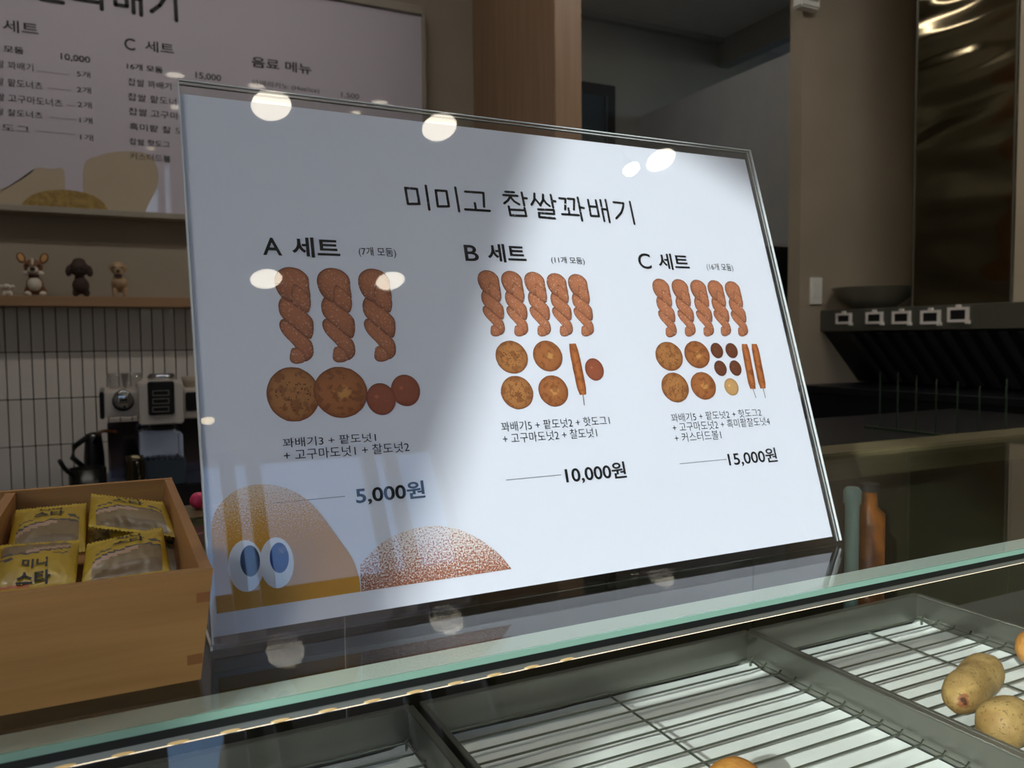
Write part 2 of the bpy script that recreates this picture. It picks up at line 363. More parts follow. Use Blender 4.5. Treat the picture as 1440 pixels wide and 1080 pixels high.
# ================================================================== DISPLAY CASE
m_glass = glass('case_glass', (.972, .99, .981))
m_gedge = mat('glass_edge_green', lin((132, 172, 154)), .15, var=.05, coat=.5)
m_alu = mat('brushed_aluminium', lin((178, 186, 180)), .35, .85, var=.04, stretch=(1, 60, 60), scale=6)
m_alulight = mat('pale_profile', lin((214, 226, 214)), .45, 0, var=.03)
m_steel = mat('stainless_steel', lin((142, 142, 134)), .36, .9, var=.06, bump=.04, bscale=6)
m_black = mat('black_rubber', lin((12, 18, 16)), .5, var=.1)
m_ledm = mat('warm_led', (.35, .26, .12), .5, emis=(1, .66, .26), es=.30)
XA, XB = -.9, 2.6
YE0 = .335
case = T('display_case', (.5, .55, FZ), 'glass-topped bakery display case under the menu stand', 'display case')
O('top_pane', box((XA, YE0 + .0015, -.0032), (XB, .70, 0)), m_glass, case, label='clear greenish glass top')
O('pane_edge', box((XA, YE0, -.0032), (XB, YE0 + .0014, -.0001)), m_gedge, case, label='polished green front edge of the glass top')
O('front_pane', prism([(XA, YE0 + .018, -.0115), (XA, YE0 + .023, -.0115), (XA, .199, -.40), (XA, .194, -.40)], (XB - XA, 0, 0)), m_glass, case)
O('top_profile', box((XA, YE0 + .0062, -.0064), (XB, .3605, -.0036)), m_alulight, case, label='pale metal strip under the front of the glass')
O('gasket', box((XA, YE0 + .0008, -.0072), (XB, YE0 + .006, -.0034)), m_black, case)
O('gasket', box((XA, YE0 + .0062, -.0072), (XB, .352, -.0065)), m_black, case)
O('light_profile', box((XA, YE0 + .002, -.0108), (XB, .352, -.0073), .0004, 1), m_alu, case, label='grey aluminium strip with warm light points')
O('led_strip', box((XA, YE0 + .003, -.0114), (XB, .349, -.0109)), mat('led_strip', (1, 1, 1), .5, emis=(1, .76, .42), es=1.1), case)
for k in range(14):
    x = -.06 + k * .0197
    O('light_point', ell((x, YE0 + .002, -.0102), (.0042, .0005, .0007), u=8, v=6), m_ledm, case)
m_rail = mat('rear_rail_metal', lin((112, 104, 74)), .35, .5, var=.12, scale=20, stretch=(1, 8, 8))
O('rear_rail', box((XA, .70, -.03), (XB, .757, .004), .002), m_rail, case, label='olive brown rear rail')
m_rear = mat('rear_panel', lin((62, 60, 44)), .25, .2, var=.15, scale=3)
jx = aty(1412, 720, .745).x
x0 = XA
for x1 in (jx - 1.0, jx - .5, jx, XB):
    O('rear_door', box((x0, .735, -.36), (x1 - .003, .742, -.03)), m_rear, case); x0 = x1
O('case_floor', box((XA, .20, -.40), (XB, .74, -.36)), m_dark, case)
O('tray_shelf', box((XA, .25, -.186), (XB, .625, -.182)), m_steel, case)
O('case_body', box((XA, .20, FZ), (XB, .74, -.401)), mat('case_body', lin((150, 145, 135)), .5), case)
for x in (XA, XB): O('side_pane', box((x - .003, YE0 + .01, -.36), (x + .003, .73, -.0035)), m_glass, case)

# ------------------------------------------------------------------ trays, paper liners and wire racks
m_paper_l = mat('parchment', lin((236, 238, 232)), .8, var=.05, scale=9, bump=.15, bscale=14)
m_wire = mat('chrome_wire', lin((112, 116, 104)), .3, .8, var=.05)
ZT = -.178
RY0, RY1 = .262, .597
def tray(x0, x1, lab):
    t = T('metal_tray', ((x0 + x1) / 2, .48, ZT - .004), lab, 'tray', 'trays in the display case')
    h = .034; bm = bm_new(); box_into(bm, (x0, RY0, ZT - .002), (x1, RY1, ZT - .0006)); O('tray_base', fin(bm), m_steel, t)
    for nm, a, b in (('side_wall', (x0, RY0, ZT), (x0 + .0015, RY1, ZT + h)), ('side_wall', (x1 - .0015, RY0, ZT), (x1, RY1, ZT + h)),
                     ('end_wall', (x0, RY1 - .0015, ZT), (x1, RY1, ZT + h)), ('end_wall', (x0, RY0, ZT), (x1, RY0 + .0015, ZT + h * .35))):
        O(nm, box(a, b), m_steel, t)
    for a, b in (((x0 - .001, RY0, ZT + h), (x0 + .004, RY1, ZT + h + .002)), ((x1 - .004, RY0, ZT + h), (x1 + .003, RY1, ZT + h + .002)), ((x0, RY1 - .003, ZT + h), (x1, RY1 + .003, ZT + h + .002))):
        O('rim', box(a, b, .0007, 1), m_steel, t)
def liner(x0, x1, lab):
    bm = bm_new(); nx, ny = 24, 16; g = []
    for j in range(ny + 1):
        g.append([bm.verts.new((x0 + .003 + (x1 - x0 - .006) * i / nx, RY0 + .004 + (RY1 - RY0 - .008) * j / ny, ZT + .0012 + .0012 * noise.noise(Vector((i * .35 + x0 * 9, j * .35, 0))) + (.004 * ((abs(j - ny) < 1) + (i == 0 or i == nx))))) for i in range(nx + 1)])
    for j in range(ny):
        for i in range(nx): bm.faces.new((g[j][i], g[j][i + 1], g[j + 1][i + 1], g[j + 1][i]))
    o = O('paper_liner', fin(bm), m_paper_l, loc=((x0 + x1) / 2, .48, ZT), smooth=True); tagit(o, lab, 'baking paper', 'paper liners in the trays')
def rack(x0, x1, cross, lab):
    t = T('wire_rack', ((x0 + x1) / 2, .48, ZT), lab, 'cooling rack', 'wire racks in the trays')
    zr_ = ZT + .013; y = .4552 - 10 * .0184; wm = None; k = 0
    while y < RY1 - .006:
        if wm is None:
            wm = tube([(x0 + .004, 0, .003), (x0 + .0075, 0, 0), (x1 - .0075, 0, 0), (x1 - .004, 0, .003)], .00095, 8); wm.transform(Matrix.Translation((-(x0 + x1) / 2, 0, 0))); wm.materials.append(m_wire)
            for p in wm.polygons: p.use_smooth = True
        o = bpy.data.objects.new('wire', wm); COL.objects.link(o); o.parent = t; o.location = (0, y - .48, zr_ - ZT); y += .0184
    for c in cross: O('cross_wire', tube([(c, RY0 + .008, zr_ - .0022), (c, RY1 - .008, zr_ - .0019)], .001), m_wire, t)
    for c in (x0 + .006, x1 - .006):
        O('side_wire', tube([(c, RY0 + .008, zr_), (c, RY1 - .008, zr_)], .0007), m_wire, t)
        for yy in (RY0 + .012, RY1 - .012): O('foot', tube([(c, yy, zr_), (c, yy, ZT + .0025)], .0013), m_wire, t)
for (x0, x1, cr, wh) in ((-.14, .203, [.03], 'left'), (.212, .5525, [.383], 'middle'), (.5565, .80, [.71], 'right')):
    place = {'left': 'at the bottom edge left of the dark divider', 'middle': 'in the middle of the case', 'right': 'at the right holding the potato-shaped rolls'}[wh]
    tray(x0, x1, 'stainless steel tray ' + place); liner(x0, x1, 'white baking paper lining the tray ' + place); rack(x0 + .001, x1 - .001, cr, 'wire cooling rack in the tray ' + place)

# bread rolls
def roll_mesh(pts, rr, seed, tip=None, c1=(.33, .19, .055), c2=(.50, .32, .11)):
    """rounded loaf following a short spine"""
    bm = bm_new(); cl = bm.loops.layers.float_color.new('Col'); N, Mn = 56, 48; spine = [Vector(p) for p in pts]; rings = []; L = len(spine) - 1
    def sp(t):
        a = min(int(t * L), L - 1); f = t * L - a; return spine[a].lerp(spine[a + 1], f)
    def rad(t):
        a = min(int(t * (len(rr) - 1)), len(rr) - 2); f = t * (len(rr) - 1) - a; return rr[a] * (1 - f) + rr[a + 1] * f
    d = (spine[-1] - spine[0]).normalized(); q = d.to_track_quat('Z', 'Y'); R0 = rad(0); R1 = rad(1); Ln = (spine[-1] - spine[0]).length
    for i in range(N + 1):
        th = i / N
        s = -math.cos(th * math.pi)                   # -1..1
        t = (s + 1) / 2; r = rad(t) * (1 - abs(s) ** 3.2) ** .5 if abs(s) < 1 else 0
        c = sp(t); ring = []
        for k in range(Mn):
            a = 2 * math.pi * k / Mn; u = Vector((math.cos(a), math.sin(a), 0)); nz = noise.noise(Vector((u.x * 1.5 + seed, u.y * 1.5, t * 3))) * .06 + noise.noise(Vector((u.x * 5 + seed, u.y * 5, t * 9))) * .015
            ring.append(bm.verts.new(c + q @ (u * max(r, 1e-5) * (1 + nz))))
        rings.append(ring)
    for a, b in zip(rings, rings[1:]):
        for k in range(Mn): bm.faces.new((a[k], a[(k + 1) % Mn], b[(k + 1) % Mn], b[k]))
    bmesh.ops.remove_doubles(bm, verts=bm.verts, dist=1e-5); bmesh.ops.recalc_face_normals(bm, faces=bm.faces)
    if tip is not None:
        r_ = ray(*tip).normalized(); near = [v.co for v in bm.verts if ((v.co - CAM) - r_ * (v.co - CAM).dot(r_)).length < .004]; tip = min(near, key=lambda c: (c - CAM).length) if near else None
    for f in bm.faces:
        for lp in f.loops:
            p = lp.vert.co; g = min(1, max(0, .5 + 1.1 * noise.noise(p * 60 + Vector((seed, 0, 0))) + .5 * noise.noise(p * 200))); c = [c1[i] * (1 - g) + c2[i] * g for i in range(3)]
            if tip is not None:
                dd = (p - Vector(tip)).length + .003 * noise.noise(p * 300)
                if dd < .0052: c = [.30, .10, .035] if dd > .0022 else [.08, .02, .008]
            lp[cl] = (*c, 1)
        f.smooth = True
    me = bpy.data.meshes.new('roll'); bm.to_mesh(me); bm.free(); return me
m_roll = vcol_mat('bread_crust', .62, .75, 380, (.16, .09, .03), .60, bump=.35, bscale=500)
m_fried = vcol_mat('fried_crust', .5, .5, 300, (.30, .11, .02), .62, bump=.3, bscale=300)
ZR = ZT + .0142
def put_roll(me, lab, m, nm='bread_roll', grp='potato-shaped rolls on the right rack'):
    zmin = min(v.co.z for v in me.vertices); me.transform(Matrix.Translation((0, 0, ZR - zmin - .0004)))
    c = sum((v.co for v in me.vertices), Vector()) / len(me.vertices); o = O(nm, me, m, loc=(c.x, c.y, ZR)); tagit(o, lab, 'bread roll', grp)
zc = ZR + .0195
A0 = atz(1343, 982, zc); A1 = atz(1393, 930, zc)
dA = (A1 - A0).normalized()
put_roll(roll_mesh([A0 - dA * .003, (A0 + A1) / 2, A1 + dA * .004], [.0168, .0172, .0162, .0172, .0165], 1, tip=(1362, 984)), 'brown potato-shaped roll with a small split, lying alone nearest the rear', m_roll)
A0 = atz(1393, 1026, zc); A1 = A0 + Vector((.048, .008, 0))
put_roll(roll_mesh([A0, A1], [.0178, .0184, .0184, .0178], 5), 'speckled potato-shaped roll cut by the right picture edge', m_roll)
A0 = atz(1442, 918, zc)
put_roll(roll_mesh([A0 + Vector((0.006, .0, 0)), A0 + Vector((.05, .01, 0))], [.017, .018, .017], 9, c1=(.55, .22, .04), c2=(.70, .33, .08)), 'orange fried roll just showing at the right edge, rear of the rack', m_fried, grp=None)
A0 = atz(1003, 1106, zc - .002); 
put_roll(roll_mesh([A0 + Vector((-.012, -.012, 0)), A0 + Vector((.030, -.006, 0))], [.0175, .018, .0175], 12, c1=(.48, .17, .02), c2=(.62, .27, .05)), 'orange brown fried roll rising at the bottom edge on the middle rack', m_fried, grp=None)

# pale tube and amber bottle standing behind the trays
a = aty(1190, 700, .66); b = aty(1207, 700, .66); cxx = (a.x + b.x) / 2; rr_ = (b.x - a.x) / 2; ztop = aty(1198, 684, .66).z
m_pale = mat('pale_green_plastic', lin((186, 222, 216)), .35, var=.03)
pt = T('plastic_tube', (cxx, .66, -.36), 'pale green round-topped tube standing behind the trays', 'tube')
O('tube_body', lathe([(rr_ * .8, -.36), (rr_ * .8, ztop - rr_ * 2.2), (rr_, ztop - rr_ * 1.9), (rr_, ztop - rr_ * .5), (rr_ * .7, ztop - rr_ * .1), (0, ztop)], (cxx, .66, 0), 24), m_pale, pt, smooth=True)
m_amber = mat('amber_plastic', lin((150, 88, 30)), .3, var=.3, scale=60)
c = aty(1221, 760, .67); bt = T('amber_bottle', (c.x, .67, -.36), 'amber bottle beside the pale green tube', 'bottle')
O('bottle_body', lathe([(.018, -.36), (.0185, -.35), (.0185, aty(1221, 722, .67).z), (.010, aty(1221, 712, .67).z), (.009, aty(1221, 690, .67).z)], (c.x, .67, 0), 24), m_amber, bt, smooth=True)
O('bottle_cap', lathe([(.0115, aty(1221, 690, .67).z), (.0115, aty(1221, 680, .67).z)], (c.x, .67, 0), 20), m_dark, bt)

# ================================================================== MENU STAND
m_acr = glass('acrylic', (.985, .99, .99), 1.49)
m_acre = mat('acrylic_edge', lin((205, 212, 212)), .12, var=.05, coat=.6)
m_sheet = mat('print_paper', lin((233, 236, 245)), .75, var=.006, scale=2)
m_ink = mat('black_ink', lin((18, 19, 22)), .6, var=.05)
W_, V_ = .42, .3088
VP = sign_uv(650, 178).y                                     # top edge of the paper
st = T('menu_stand', (SO.x + W_ / 2, SO.y, 0), 'slanted clear acrylic stand holding the white doughnut set menu', 'sign')
def slab(u0, v0, u1, v1, n0, n1): return prism([sign_pt(u0, v0, n0), sign_pt(u1, v0, n0), sign_pt(u1, v1, n0), sign_pt(u0, v1, n0)], SN * (n1 - n0))
O('front_sheet', slab(.0008, .0025, W_ - .0008, V_ - .0008, .0008, .0022), m_acr, st, label='clear front sheet')
O('back_sheet', slab(.0008, .0025, W_ - .0008, V_ - .0008, -.0028, -.0014), m_acr, st, label='clear back sheet')
pap = O('paper', slab(.0006, .006, W_ - .0062, VP, -.001, 0), m_sheet, st, label='white printed menu paper')
for u in (0, W_ - .0008):
    for n0, n1 in ((.0008, .0022), (-.0028, -.0014)): O('side_edge', slab(u, .0025, u + .0008, V_, n0, n1), m_acre, st)
O('top_edge', slab(0, V_ - .0008, W_, V_, -.0028, -.0014), m_acre, st)
O('top_edge', slab(0, V_ - .0008, W_, V_, .0008, .0022), m_acre, st)
# folded base running back under the sheet, with the bend along the bottom
O('bottom_bend', slab(0, .0012, W_, .0024, -.0028, .0022), m_acr, st)
bp = sign_pt(0, 0, -.001)
O('base_sheet', box((SO.x + .0005, SO.y - .001, .0002), (SO.x + W_ - .0005, SO.y + .095, .0022), .0004, 1), m_acr, st)
O('base_edge', box((SO.x - .0008, SO.y - .001, .0002), (SO.x + .0004, SO.y + .095, .0022)), m_acre, st)
TH = .0003
def sgn(s, x0, yb, x1, yt, bold=0, m=None, lab=None):
    return O('lettering', place_text(s, sign_uv, sign_pt, x0, yb, x1, yt, TH, bold), m or m_ink, pap, label=lab)
# hand-drawn title strokes, (x, y) read off the lettering and laid on the paper plane
TA = [[(9.5, 14.5), (26, 16), (29.5, 37), (13.5, 37), (9.8, 15)], [(38.5, 11.5), (43.5, 45)], [(52.5, 18), (67.5, 19), (71, 40.5), (55.5, 40.5), (52.5, 18)], [(80, 14), (85.5, 47.5)],
      [(94, 19.7), (119.5, 21.5), (120.5, 41)], [(107.5, 36), (109, 45)], [(94, 44.7), (128.5, 46.8)]]
TA = [[(560 + x, 250 + y) for x, y in l] for l in TA]
TB = [[(105, 68), (188, 73)], [(86, 100), (222, 108)], [(158, 106), (130, 152), (95, 180)], [(160, 125), (190, 160), (240, 190)], [(262, 76), (288, 200)], [(275, 128), (312, 132)],
      [(138, 210), (155, 295), (308, 302), (290, 225)], [(150, 240), (292, 246)],
      [(385, 85), (385, 145), (358, 192)], [(385, 130), (425, 175), (445, 200)], [(468, 95), (468, 150), (440, 198)], [(470, 140), (500, 180), (532, 205)], [(542, 98), (566, 220)], [(556, 155), (588, 160)],
      [(422, 238), (572, 244), (576, 282), (428, 272), (434, 312), (584, 325)],
      [(625, 130), (684, 136), (682, 238)], [(707, 134), (768, 140), (766, 240)], [(714, 228), (722, 282)], [(652, 284), (812, 294)], [(802, 124), (846, 346)], [(824, 218), (862, 224)],
      [(902, 146), (930, 300), (1008, 304), (976, 150)], [(918, 208), (990, 214)], [(1020, 148), (1060, 350)], [(1042, 234), (1086, 240)], [(1070, 146), (1112, 362)],
      [(1148, 168), (1242, 178), (1240, 220), (1222, 270), (1175, 324)], [(1304, 164), (1350, 378)]]
TB = [[(695 + x / 6.857, 260 + y / 6.857) for x, y in l] for l in TB]
TAu = [[tuple(sign_uv(*p)) for p in l] for l in TA]; TBu = [[tuple(sign_uv(*p)) for p in l] for l in TB]
m_inkworn = vcol_mat('worn_ink', .6, .9, 700, lin((235, 236, 240)), .66)
def colored(me, c):
    at = me.color_attributes.new('Col', 'FLOAT_COLOR', 'CORNER')
    for d in at.data: d.color = (*c, 1)
    return me
O('lettering', colored(strokes_mesh(TAu + TBu, sign_pt, .00168, TH), lin((18, 19, 22))), m_inkworn, pap, label='hand-drawn black title')
sgn('A', 370, 358.8, 397, 334, .012); sgn('세트', 411.5, 361.5, 479, 333, .022); sgn('(7개 모둠)', 505, 361.5, 557.5, 347, .004)
sgn('꽈배기3 + 팥도넛1', 398, 630, 529, 616.5); sgn('+ 고구마도넛1 + 찰도넛2', 399.7, 648.5, 576, 633)
m_blue = mat('dark_blue_ink', lin((22, 34, 66)), .5)
sgn('5,000원', 501.5, 711.5, 598.5, 684, .022)
sgn('B', 654.5, 367, 674, 344.5, .012); sgn('세트', 687, 368.5, 741, 342.5, .022); sgn('(11개 모둠)', 775.7, 371.5, 822.6, 360.5, .002)
sgn('꽈배기5 + 팥도넛2 + 핫도그1', 705.5, 607.5, 857.8, 593.5, -.004); sgn('+ 고구마도넛2 + 찰도넛1', 707.7, 624.5, 839.9, 610, -.004)
sgn('10,000원', 796.8, 682, 881.7, 656, .018)
sgn('C', 899.3, 378, 917, 356.2, .008); sgn('세트', 927.4, 379, 970.6, 356.2, .018); sgn('(16개 모둠)', 994.6, 381.5, 1031.7, 370, -.002)
sgn('꽈배기5 + 팥도넛2 + 핫도그2', 944.6, 594, 1071, 581.7, -.006); sgn('+ 고구마도넛2 + 흑미팥찰도넛4', 946.7, 608, 1083, 594.8, -.006); sgn('+ 커스터드볼1', 949.6, 623, 1014.8, 609.3, -.006)
sgn('15,000원', 1026, 657.5, 1094, 635, .014)
def dotted(a, b, n, w_):
    a, b = sign_uv(*a), sign_uv(*b); b.y = a.y; ln = []
    bm = bm_new()
    for k in range(n):
        p = a.lerp(b, k / n); q = p.x + (b.x - a.x) / n * .55; bm.faces.new([bm.verts.new(sign_pt(x_, y_, TH)) for x_, y_ in ((p.x, p.y), (q, p.y), (q, p.y + w_), (p.x, p.y + w_))])
    me = bpy.data.meshes.new('dots'); bm.to_mesh(me); bm.free(); O('dotted_line', me, m_ink, pap)
dotted((378, 709), (486, 699.4), 40, .0005); dotted((712, 675.7), (789.5, 668.5), 34, .0005); dotted((956, 652.8), (1022, 646.3), 32, .0005)
# printed pictures ------------------------------------------------------
m_pic = vcol_mat('picture_print', .6, .5, 900, (.82, .56, .42), .60)
m_pic2 = vcol_mat('picture_print_round', .6, .6, 260, (.20, .055, .015), .52)
m_pic3 = vcol_mat('picture_print_plain', .5)
def z6(x, y): return sign_uv(340 + x / 4, 330 + y / 4)
L4 = [(212, 495), (235, 475), (290, 500), (345, 560), (388, 600), (402, 640), (400, 680), (375, 708), (350, 712), (330, 680), (290, 620), (240, 570), (215, 530)]
L5 = [(283, 640), (320, 640), (350, 670), (355, 712), (325, 726), (290, 725), (270, 705), (272, 670)]
L3 = [(205, 400), (215, 365), (235, 350), (290, 385), (350, 430), (395, 475), (403, 520), (400, 560), (385, 588), (350, 570), (300, 530), (250, 490), (215, 450)]
L1 = [(182, 255), (195, 215), (230, 190), (270, 184), (320, 195), (355, 220), (375, 250), (378, 300), (385, 350), (372, 375), (330, 390), (290, 385), (250, 372), (215, 345), (190, 300)]
L2 = [(290, 283), (330, 300), (375, 345), (387, 385), (380, 425), (365, 441), (320, 415), (285, 392), (278, 340)]
LOBES = [(smooth_closed([z6(*p) for p in L], 3), dz) for L, dz in ((L4, 0), (L5, 1), (L3, 2), (L1, 3), (L2, 4))]
tc_ = z6(293, 455); th_ = (z6(293, 184) - z6(293, 726)).length
def twist(cuv, hh):
    s = hh / th_; bm, cl = pic_begin()
    for poly, dz in LOBES:
        P = [Vector((cuv.x + (p.x - tc_.x) * s, cuv.y + (p.y - tc_.y) * s)) for p in poly]
        flat_blob(bm, cl, P, sign_pt, TH + dz * .00006, (.16, .045, .02), (.50, .185, .085), (1, .90, .70, .35), .12, (.3, .7))
    O('twist_picture', pic_end(bm), m_pic, pap)
def bbox_pic(f, sc, ox, oy, b):
    x0, y0, x1, y1 = [v / sc for v in b]; cxp, cyp = ox + (x0 + x1) / 2, oy + (y0 + y1) / 2
    c = sign_uv(cxp, cyp); h_ = abs(sign_uv(cxp, oy + y0).y - sign_uv(cxp, oy + y1).y); wdt = abs(sign_uv(ox + x1, cyp).x - sign_uv(ox + x0, cyp).x); f(c, wdt, h_)
tw = lambda c, w_, h_: twist(c, h_)
for b in ((182, 183, 404, 727), (420, 188, 640, 720), (652, 192, 868, 715)): bbox_pic(tw, 4, 340, 330, b)
for b in ((100, 65, 220, 360), (207, 68, 323, 360), (310, 72, 424, 360), (410, 78, 522, 360), (505, 82, 617, 360)): bbox_pic(tw, 3.177, 640, 360, b)
for b in ((127, 143, 238, 420), (218, 145, 328, 417), (307, 148, 414, 417), (389, 150, 495, 415), (470, 155, 577, 417)): bbox_pic(tw, 3.375, 880, 350, b)
def disc(kind, dzz=0):
    def f(c, wdt, h_):
        bm, cl = pic_begin(); n = 40; s = random.random() * 9; rough_ = .02 if kind in ('seed', 'plain') else 0
        P = [Vector((c.x + wdt / 2 * math.cos(2 * math.pi * k / n) * (1 + rough_ * noise.noise(Vector((k * .8, s, 0)))), c.y + h_ / 2 * math.sin(2 * math.pi * k / n) * (1 + rough_ * noise.noise(Vector((k * .8, s, 3)))))) for k in range(n)]
        e, md = dict(seed=((.17, .045, .012), (.47, .20, .06)), plain=((.17, .045, .012), (.42, .15, .045)), ball=((.17, .035, .018), (.34, .095, .045)), dark=((.07, .02, .01), (.17, .055, .025)), cream=((.36, .17, .05), (.62, .36, .14)))[kind]
        flat_blob(bm, cl, P, sign_pt, TH + dzz, e, md, (1, .93, .75, .4), .10, (-.1, .1))
        if kind == 'seed':
            for k in range(46):
                a, r = random.random() * 6.28, random.random() ** .6 * .72; q = c + Vector((wdt / 2 * r * math.cos(a), h_ / 2 * r * math.sin(a))); w2_ = wdt * .015
                fc = bm.faces.new([bm.verts.new(sign_pt(q.x + w2_ * math.cos(t_), q.y + w2_ * math.sin(t_), TH + dzz + .00008)) for t_ in (0, 1.25, 2.5, 3.8, 5)])
                for lp in fc.loops: lp[cl] = (.05, .015, .005, 1)
        if kind == 'plain':
            q = [Vector((c.x + wdt * .04 + wdt * .17 * math.cos(t_ * .7) * (1 + .35 * math.sin(t_ * 2.1)), c.y - h_ * .02 + h_ * .15 * math.sin(t_ * .7) * (1 + .3 * math.cos(t_ * 3)))) for t_ in range(9)]
            flat_blob(bm, cl, smooth_closed(q, 2), sign_pt, TH + dzz + .00008, (.44, .15, .035), (.62, .30, .09), (1, .8, .6, .3))
        if kind in ('ball', 'dark', 'cream'):
            q = [Vector((c.x - wdt * .14 + wdt * .09 * math.cos(t_), c.y + h_ * .08 + h_ * .07 * math.sin(t_))) for t_ in (0, 1, 2, 3, 4, 5)]
            flat_blob(bm, cl, smooth_closed(q, 2), sign_pt, TH + dzz + .00008, md, [min(1, v * 1.5 + .02) for v in md], (1, .8, .6, .3))
        O({'seed': 'seeded_doughnut_picture', 'plain': 'flat_doughnut_picture'}.get(kind, 'round_doughnut_picture'), pic_end(bm), m_pic2 if kind in ('seed', 'plain') else m_pic3, pap)
    return f
def bc(cx_, cy_, w_, h_): return (cx_ - w_ / 2, cy_ - h_ / 2, cx_ + w_ / 2, cy_ + h_ / 2)
for k, cx_, cy_, w_, h_, dz in (('seed', 290, 898, 300, 308, 0), ('plain', 556, 887, 302, 288, .0002), ('ball', 782, 926, 165, 180, .0004), ('ball', 920, 877, 163, 178, .0002)): bbox_pic(disc(k, dz), 4, 340, 330, bc(cx_, cy_, w_, h_))
for k, cx_, cy_, w_, h_ in (('seed', 252, 452, 143, 147), ('plain', 413, 447, 130, 138), ('seed', 276, 610, 143, 150), ('plain', 438, 603, 132, 140), ('ball', 621, 507, 82, 100)): bbox_pic(disc(k), 3.177, 640, 360, bc(cx_, cy_, w_, h_))
for k, cx_, cy_, w_, h_ in (('seed', 205, 510, 128, 138), ('plain', 337, 502, 118, 130), ('seed', 233, 658, 128, 142), ('plain', 367, 650, 118, 132), ('dark', 431, 483, 58, 74), ('dark', 501, 483, 57, 72), ('dark', 448, 567, 58, 74), ('dark', 519, 566, 56, 74), ('cream', 500, 655, 66, 82)): bbox_pic(disc(k), 3.375, 880, 350, bc(cx_, cy_, w_, h_))
def hotdog(a, b, s, wd):
    a, b, s = sign_uv(*a), sign_uv(*b), sign_uv(*s); d = (b - a).normalized(); nrm = Vector((-d.y, d.x)); bm, cl = pic_begin(); P = []; wd *= 1.4
    L = (b - a).length; k1 = 9
    for sgn_ in (1, -1):
        seq = range(k1) if sgn_ == 1 else range(k1 - 1, -1, -1)
        for k in seq: t = k / (k1 - 1); e = (1 - abs(2 * t - 1) ** 8) ** .5 if 0 < t < 1 else .7; P.append(a + d * L * t + nrm * sgn_ * wd / 2 * e * (1 + .08 * random.random()))
    # narrow shape: cross-wise bands so the rings follow its length
    c = (a + b) / 2
    def face(pts, cols):
        f = bm.faces.new([bm.verts.new(sign_pt(p.x, p.y, TH)) for p in pts])
        for lp, q in zip(f.loops, cols): lp[cl] = (*q, 1)
    ed, md = (.26, .06, .012), (.56, .19, .05)
    for k in range(k1 - 1):
        l0, l1, r0, r1 = P[k], P[k + 1], P[-1 - k], P[-2 - k]; m0, m1 = (l0 + r0) / 2, (l1 + r1) / 2
        face((l0, l1, m1, m0), (ed, ed, md, md)); face((m0, m1, r1, r0), (md, md, ed, ed))
    sv = Vector((-d.y, d.x)) * .00035
    face((b - sv, b + sv, s + sv, s - sv), [(.25, .22, .2)] * 4)
    O('hot_dog_picture', pic_end(bm), m_pic2, pap)
zb = lambda x, y: (640 + x / 3.177, 360 + y / 3.177); zc_ = lambda x, y: (880 + x / 3.375, 350 + y / 3.375)
hotdog(zb(523, 392), zb(570, 620), zb(576, 668), .0047)
hotdog(zc_(562, 452), zc_(602, 665), zc_(617, 708), .0047); hotdog(zc_(608, 452), zc_(650, 663), zc_(662, 708), .0047)
def uvfill(name, pts, m, lab=None, n=TH, k=4, sm=True):
    P = [sign_uv(*p) for p in pts]; P = smooth_closed(P, k) if sm else P
    bm = bm_new(); uvl = bm.loops.layers.uv.new('UVMap'); f = bm.faces.new([bm.verts.new(sign_pt(p.x, p.y, n)) for p in P])
    for lp, p in zip(f.loops, P): lp[uvl].uv = (p.x, p.y)
    bmesh.ops.triangulate(bm, faces=bm.faces); me = bpy.data.meshes.new(name); bm.to_mesh(me); bm.free(); return O(name, me, m, pap, label=lab)
def arc_poly(pts, k=6):
    """open smooth curve through px points"""
    V = [Vector(p) for p in pts]; out = []
    for i in range(len(V) - 1):
        p0, p1, p2, p3 = V[max(i - 1, 0)], V[i], V[i + 1], V[min(i + 2, len(V) - 1)]
        for j in range(k): t = j / k; out.append(.5 * ((2 * p1) + (-p0 + p2) * t + (2 * p0 - 5 * p1 + 4 * p2 - p3) * t * t + (-p0 + 3 * p1 - 3 * p2 + p3) * t ** 3))
    out.append(V[-1]); return [tuple(p) for p in out]
v0 = sign_uv(400, 848).y; v1 = sign_uv(375, 684).y
m_gold = glitter_mat('golden_speckle_print', (.62, .30, .015), (.80, .66, .52), v0 + .022, v1 + .006)
uvfill('hill_picture', [(305, 863)] + arc_poly([(297.5, 760), (299, 730), (310, 708), (335, 688), (368, 681), (400, 686), (428, 700), (450, 722), (478, 760), (495, 785), (504, 810), (507, 832)]), m_gold, 'golden speckled hill printed at lower left', sm=False)
v0 = sign_uv(600, 816).y; v1 = sign_uv(610, 738).y
m_brn = glitter_mat('brown_speckle_print', (.36, .10, .03), (.86, .80, .77), v0 - .03, v1 + .006, 1000)
uvfill('mound_shape', [(508, 832)] + arc_poly([(506, 795), (520, 778), (545, 758), (575, 745), (610, 739), (645, 745), (675, 759), (700, 778), (719, 800)]), m_brn, 'brown speckled mound printed beside the golden hill', sm=False)
def oval(c, rx, ry, tilt=0, n=24): return [(c[0] + rx * math.cos(a) * math.cos(tilt) - ry * math.sin(a) * math.sin(tilt), c[1] + rx * math.cos(a) * math.sin(tilt) + ry * math.sin(a) * math.cos(tilt)) for a in [2 * math.pi * k / n for k in range(n)]]
m_white = mat('white_ink', lin((236, 238, 242)), .6, var=.01); m_eyeb = mat('blue_ink', lin((26, 66, 140)), .6, var=.02)
uvfill('eye_picture', oval((345.5, 796), 25, 36.5, -.04), m_white, n=TH + .0001, k=1); uvfill('eye_picture', oval((389, 791.5), 24, 36, -.04), m_white, n=TH + .00012, k=1)
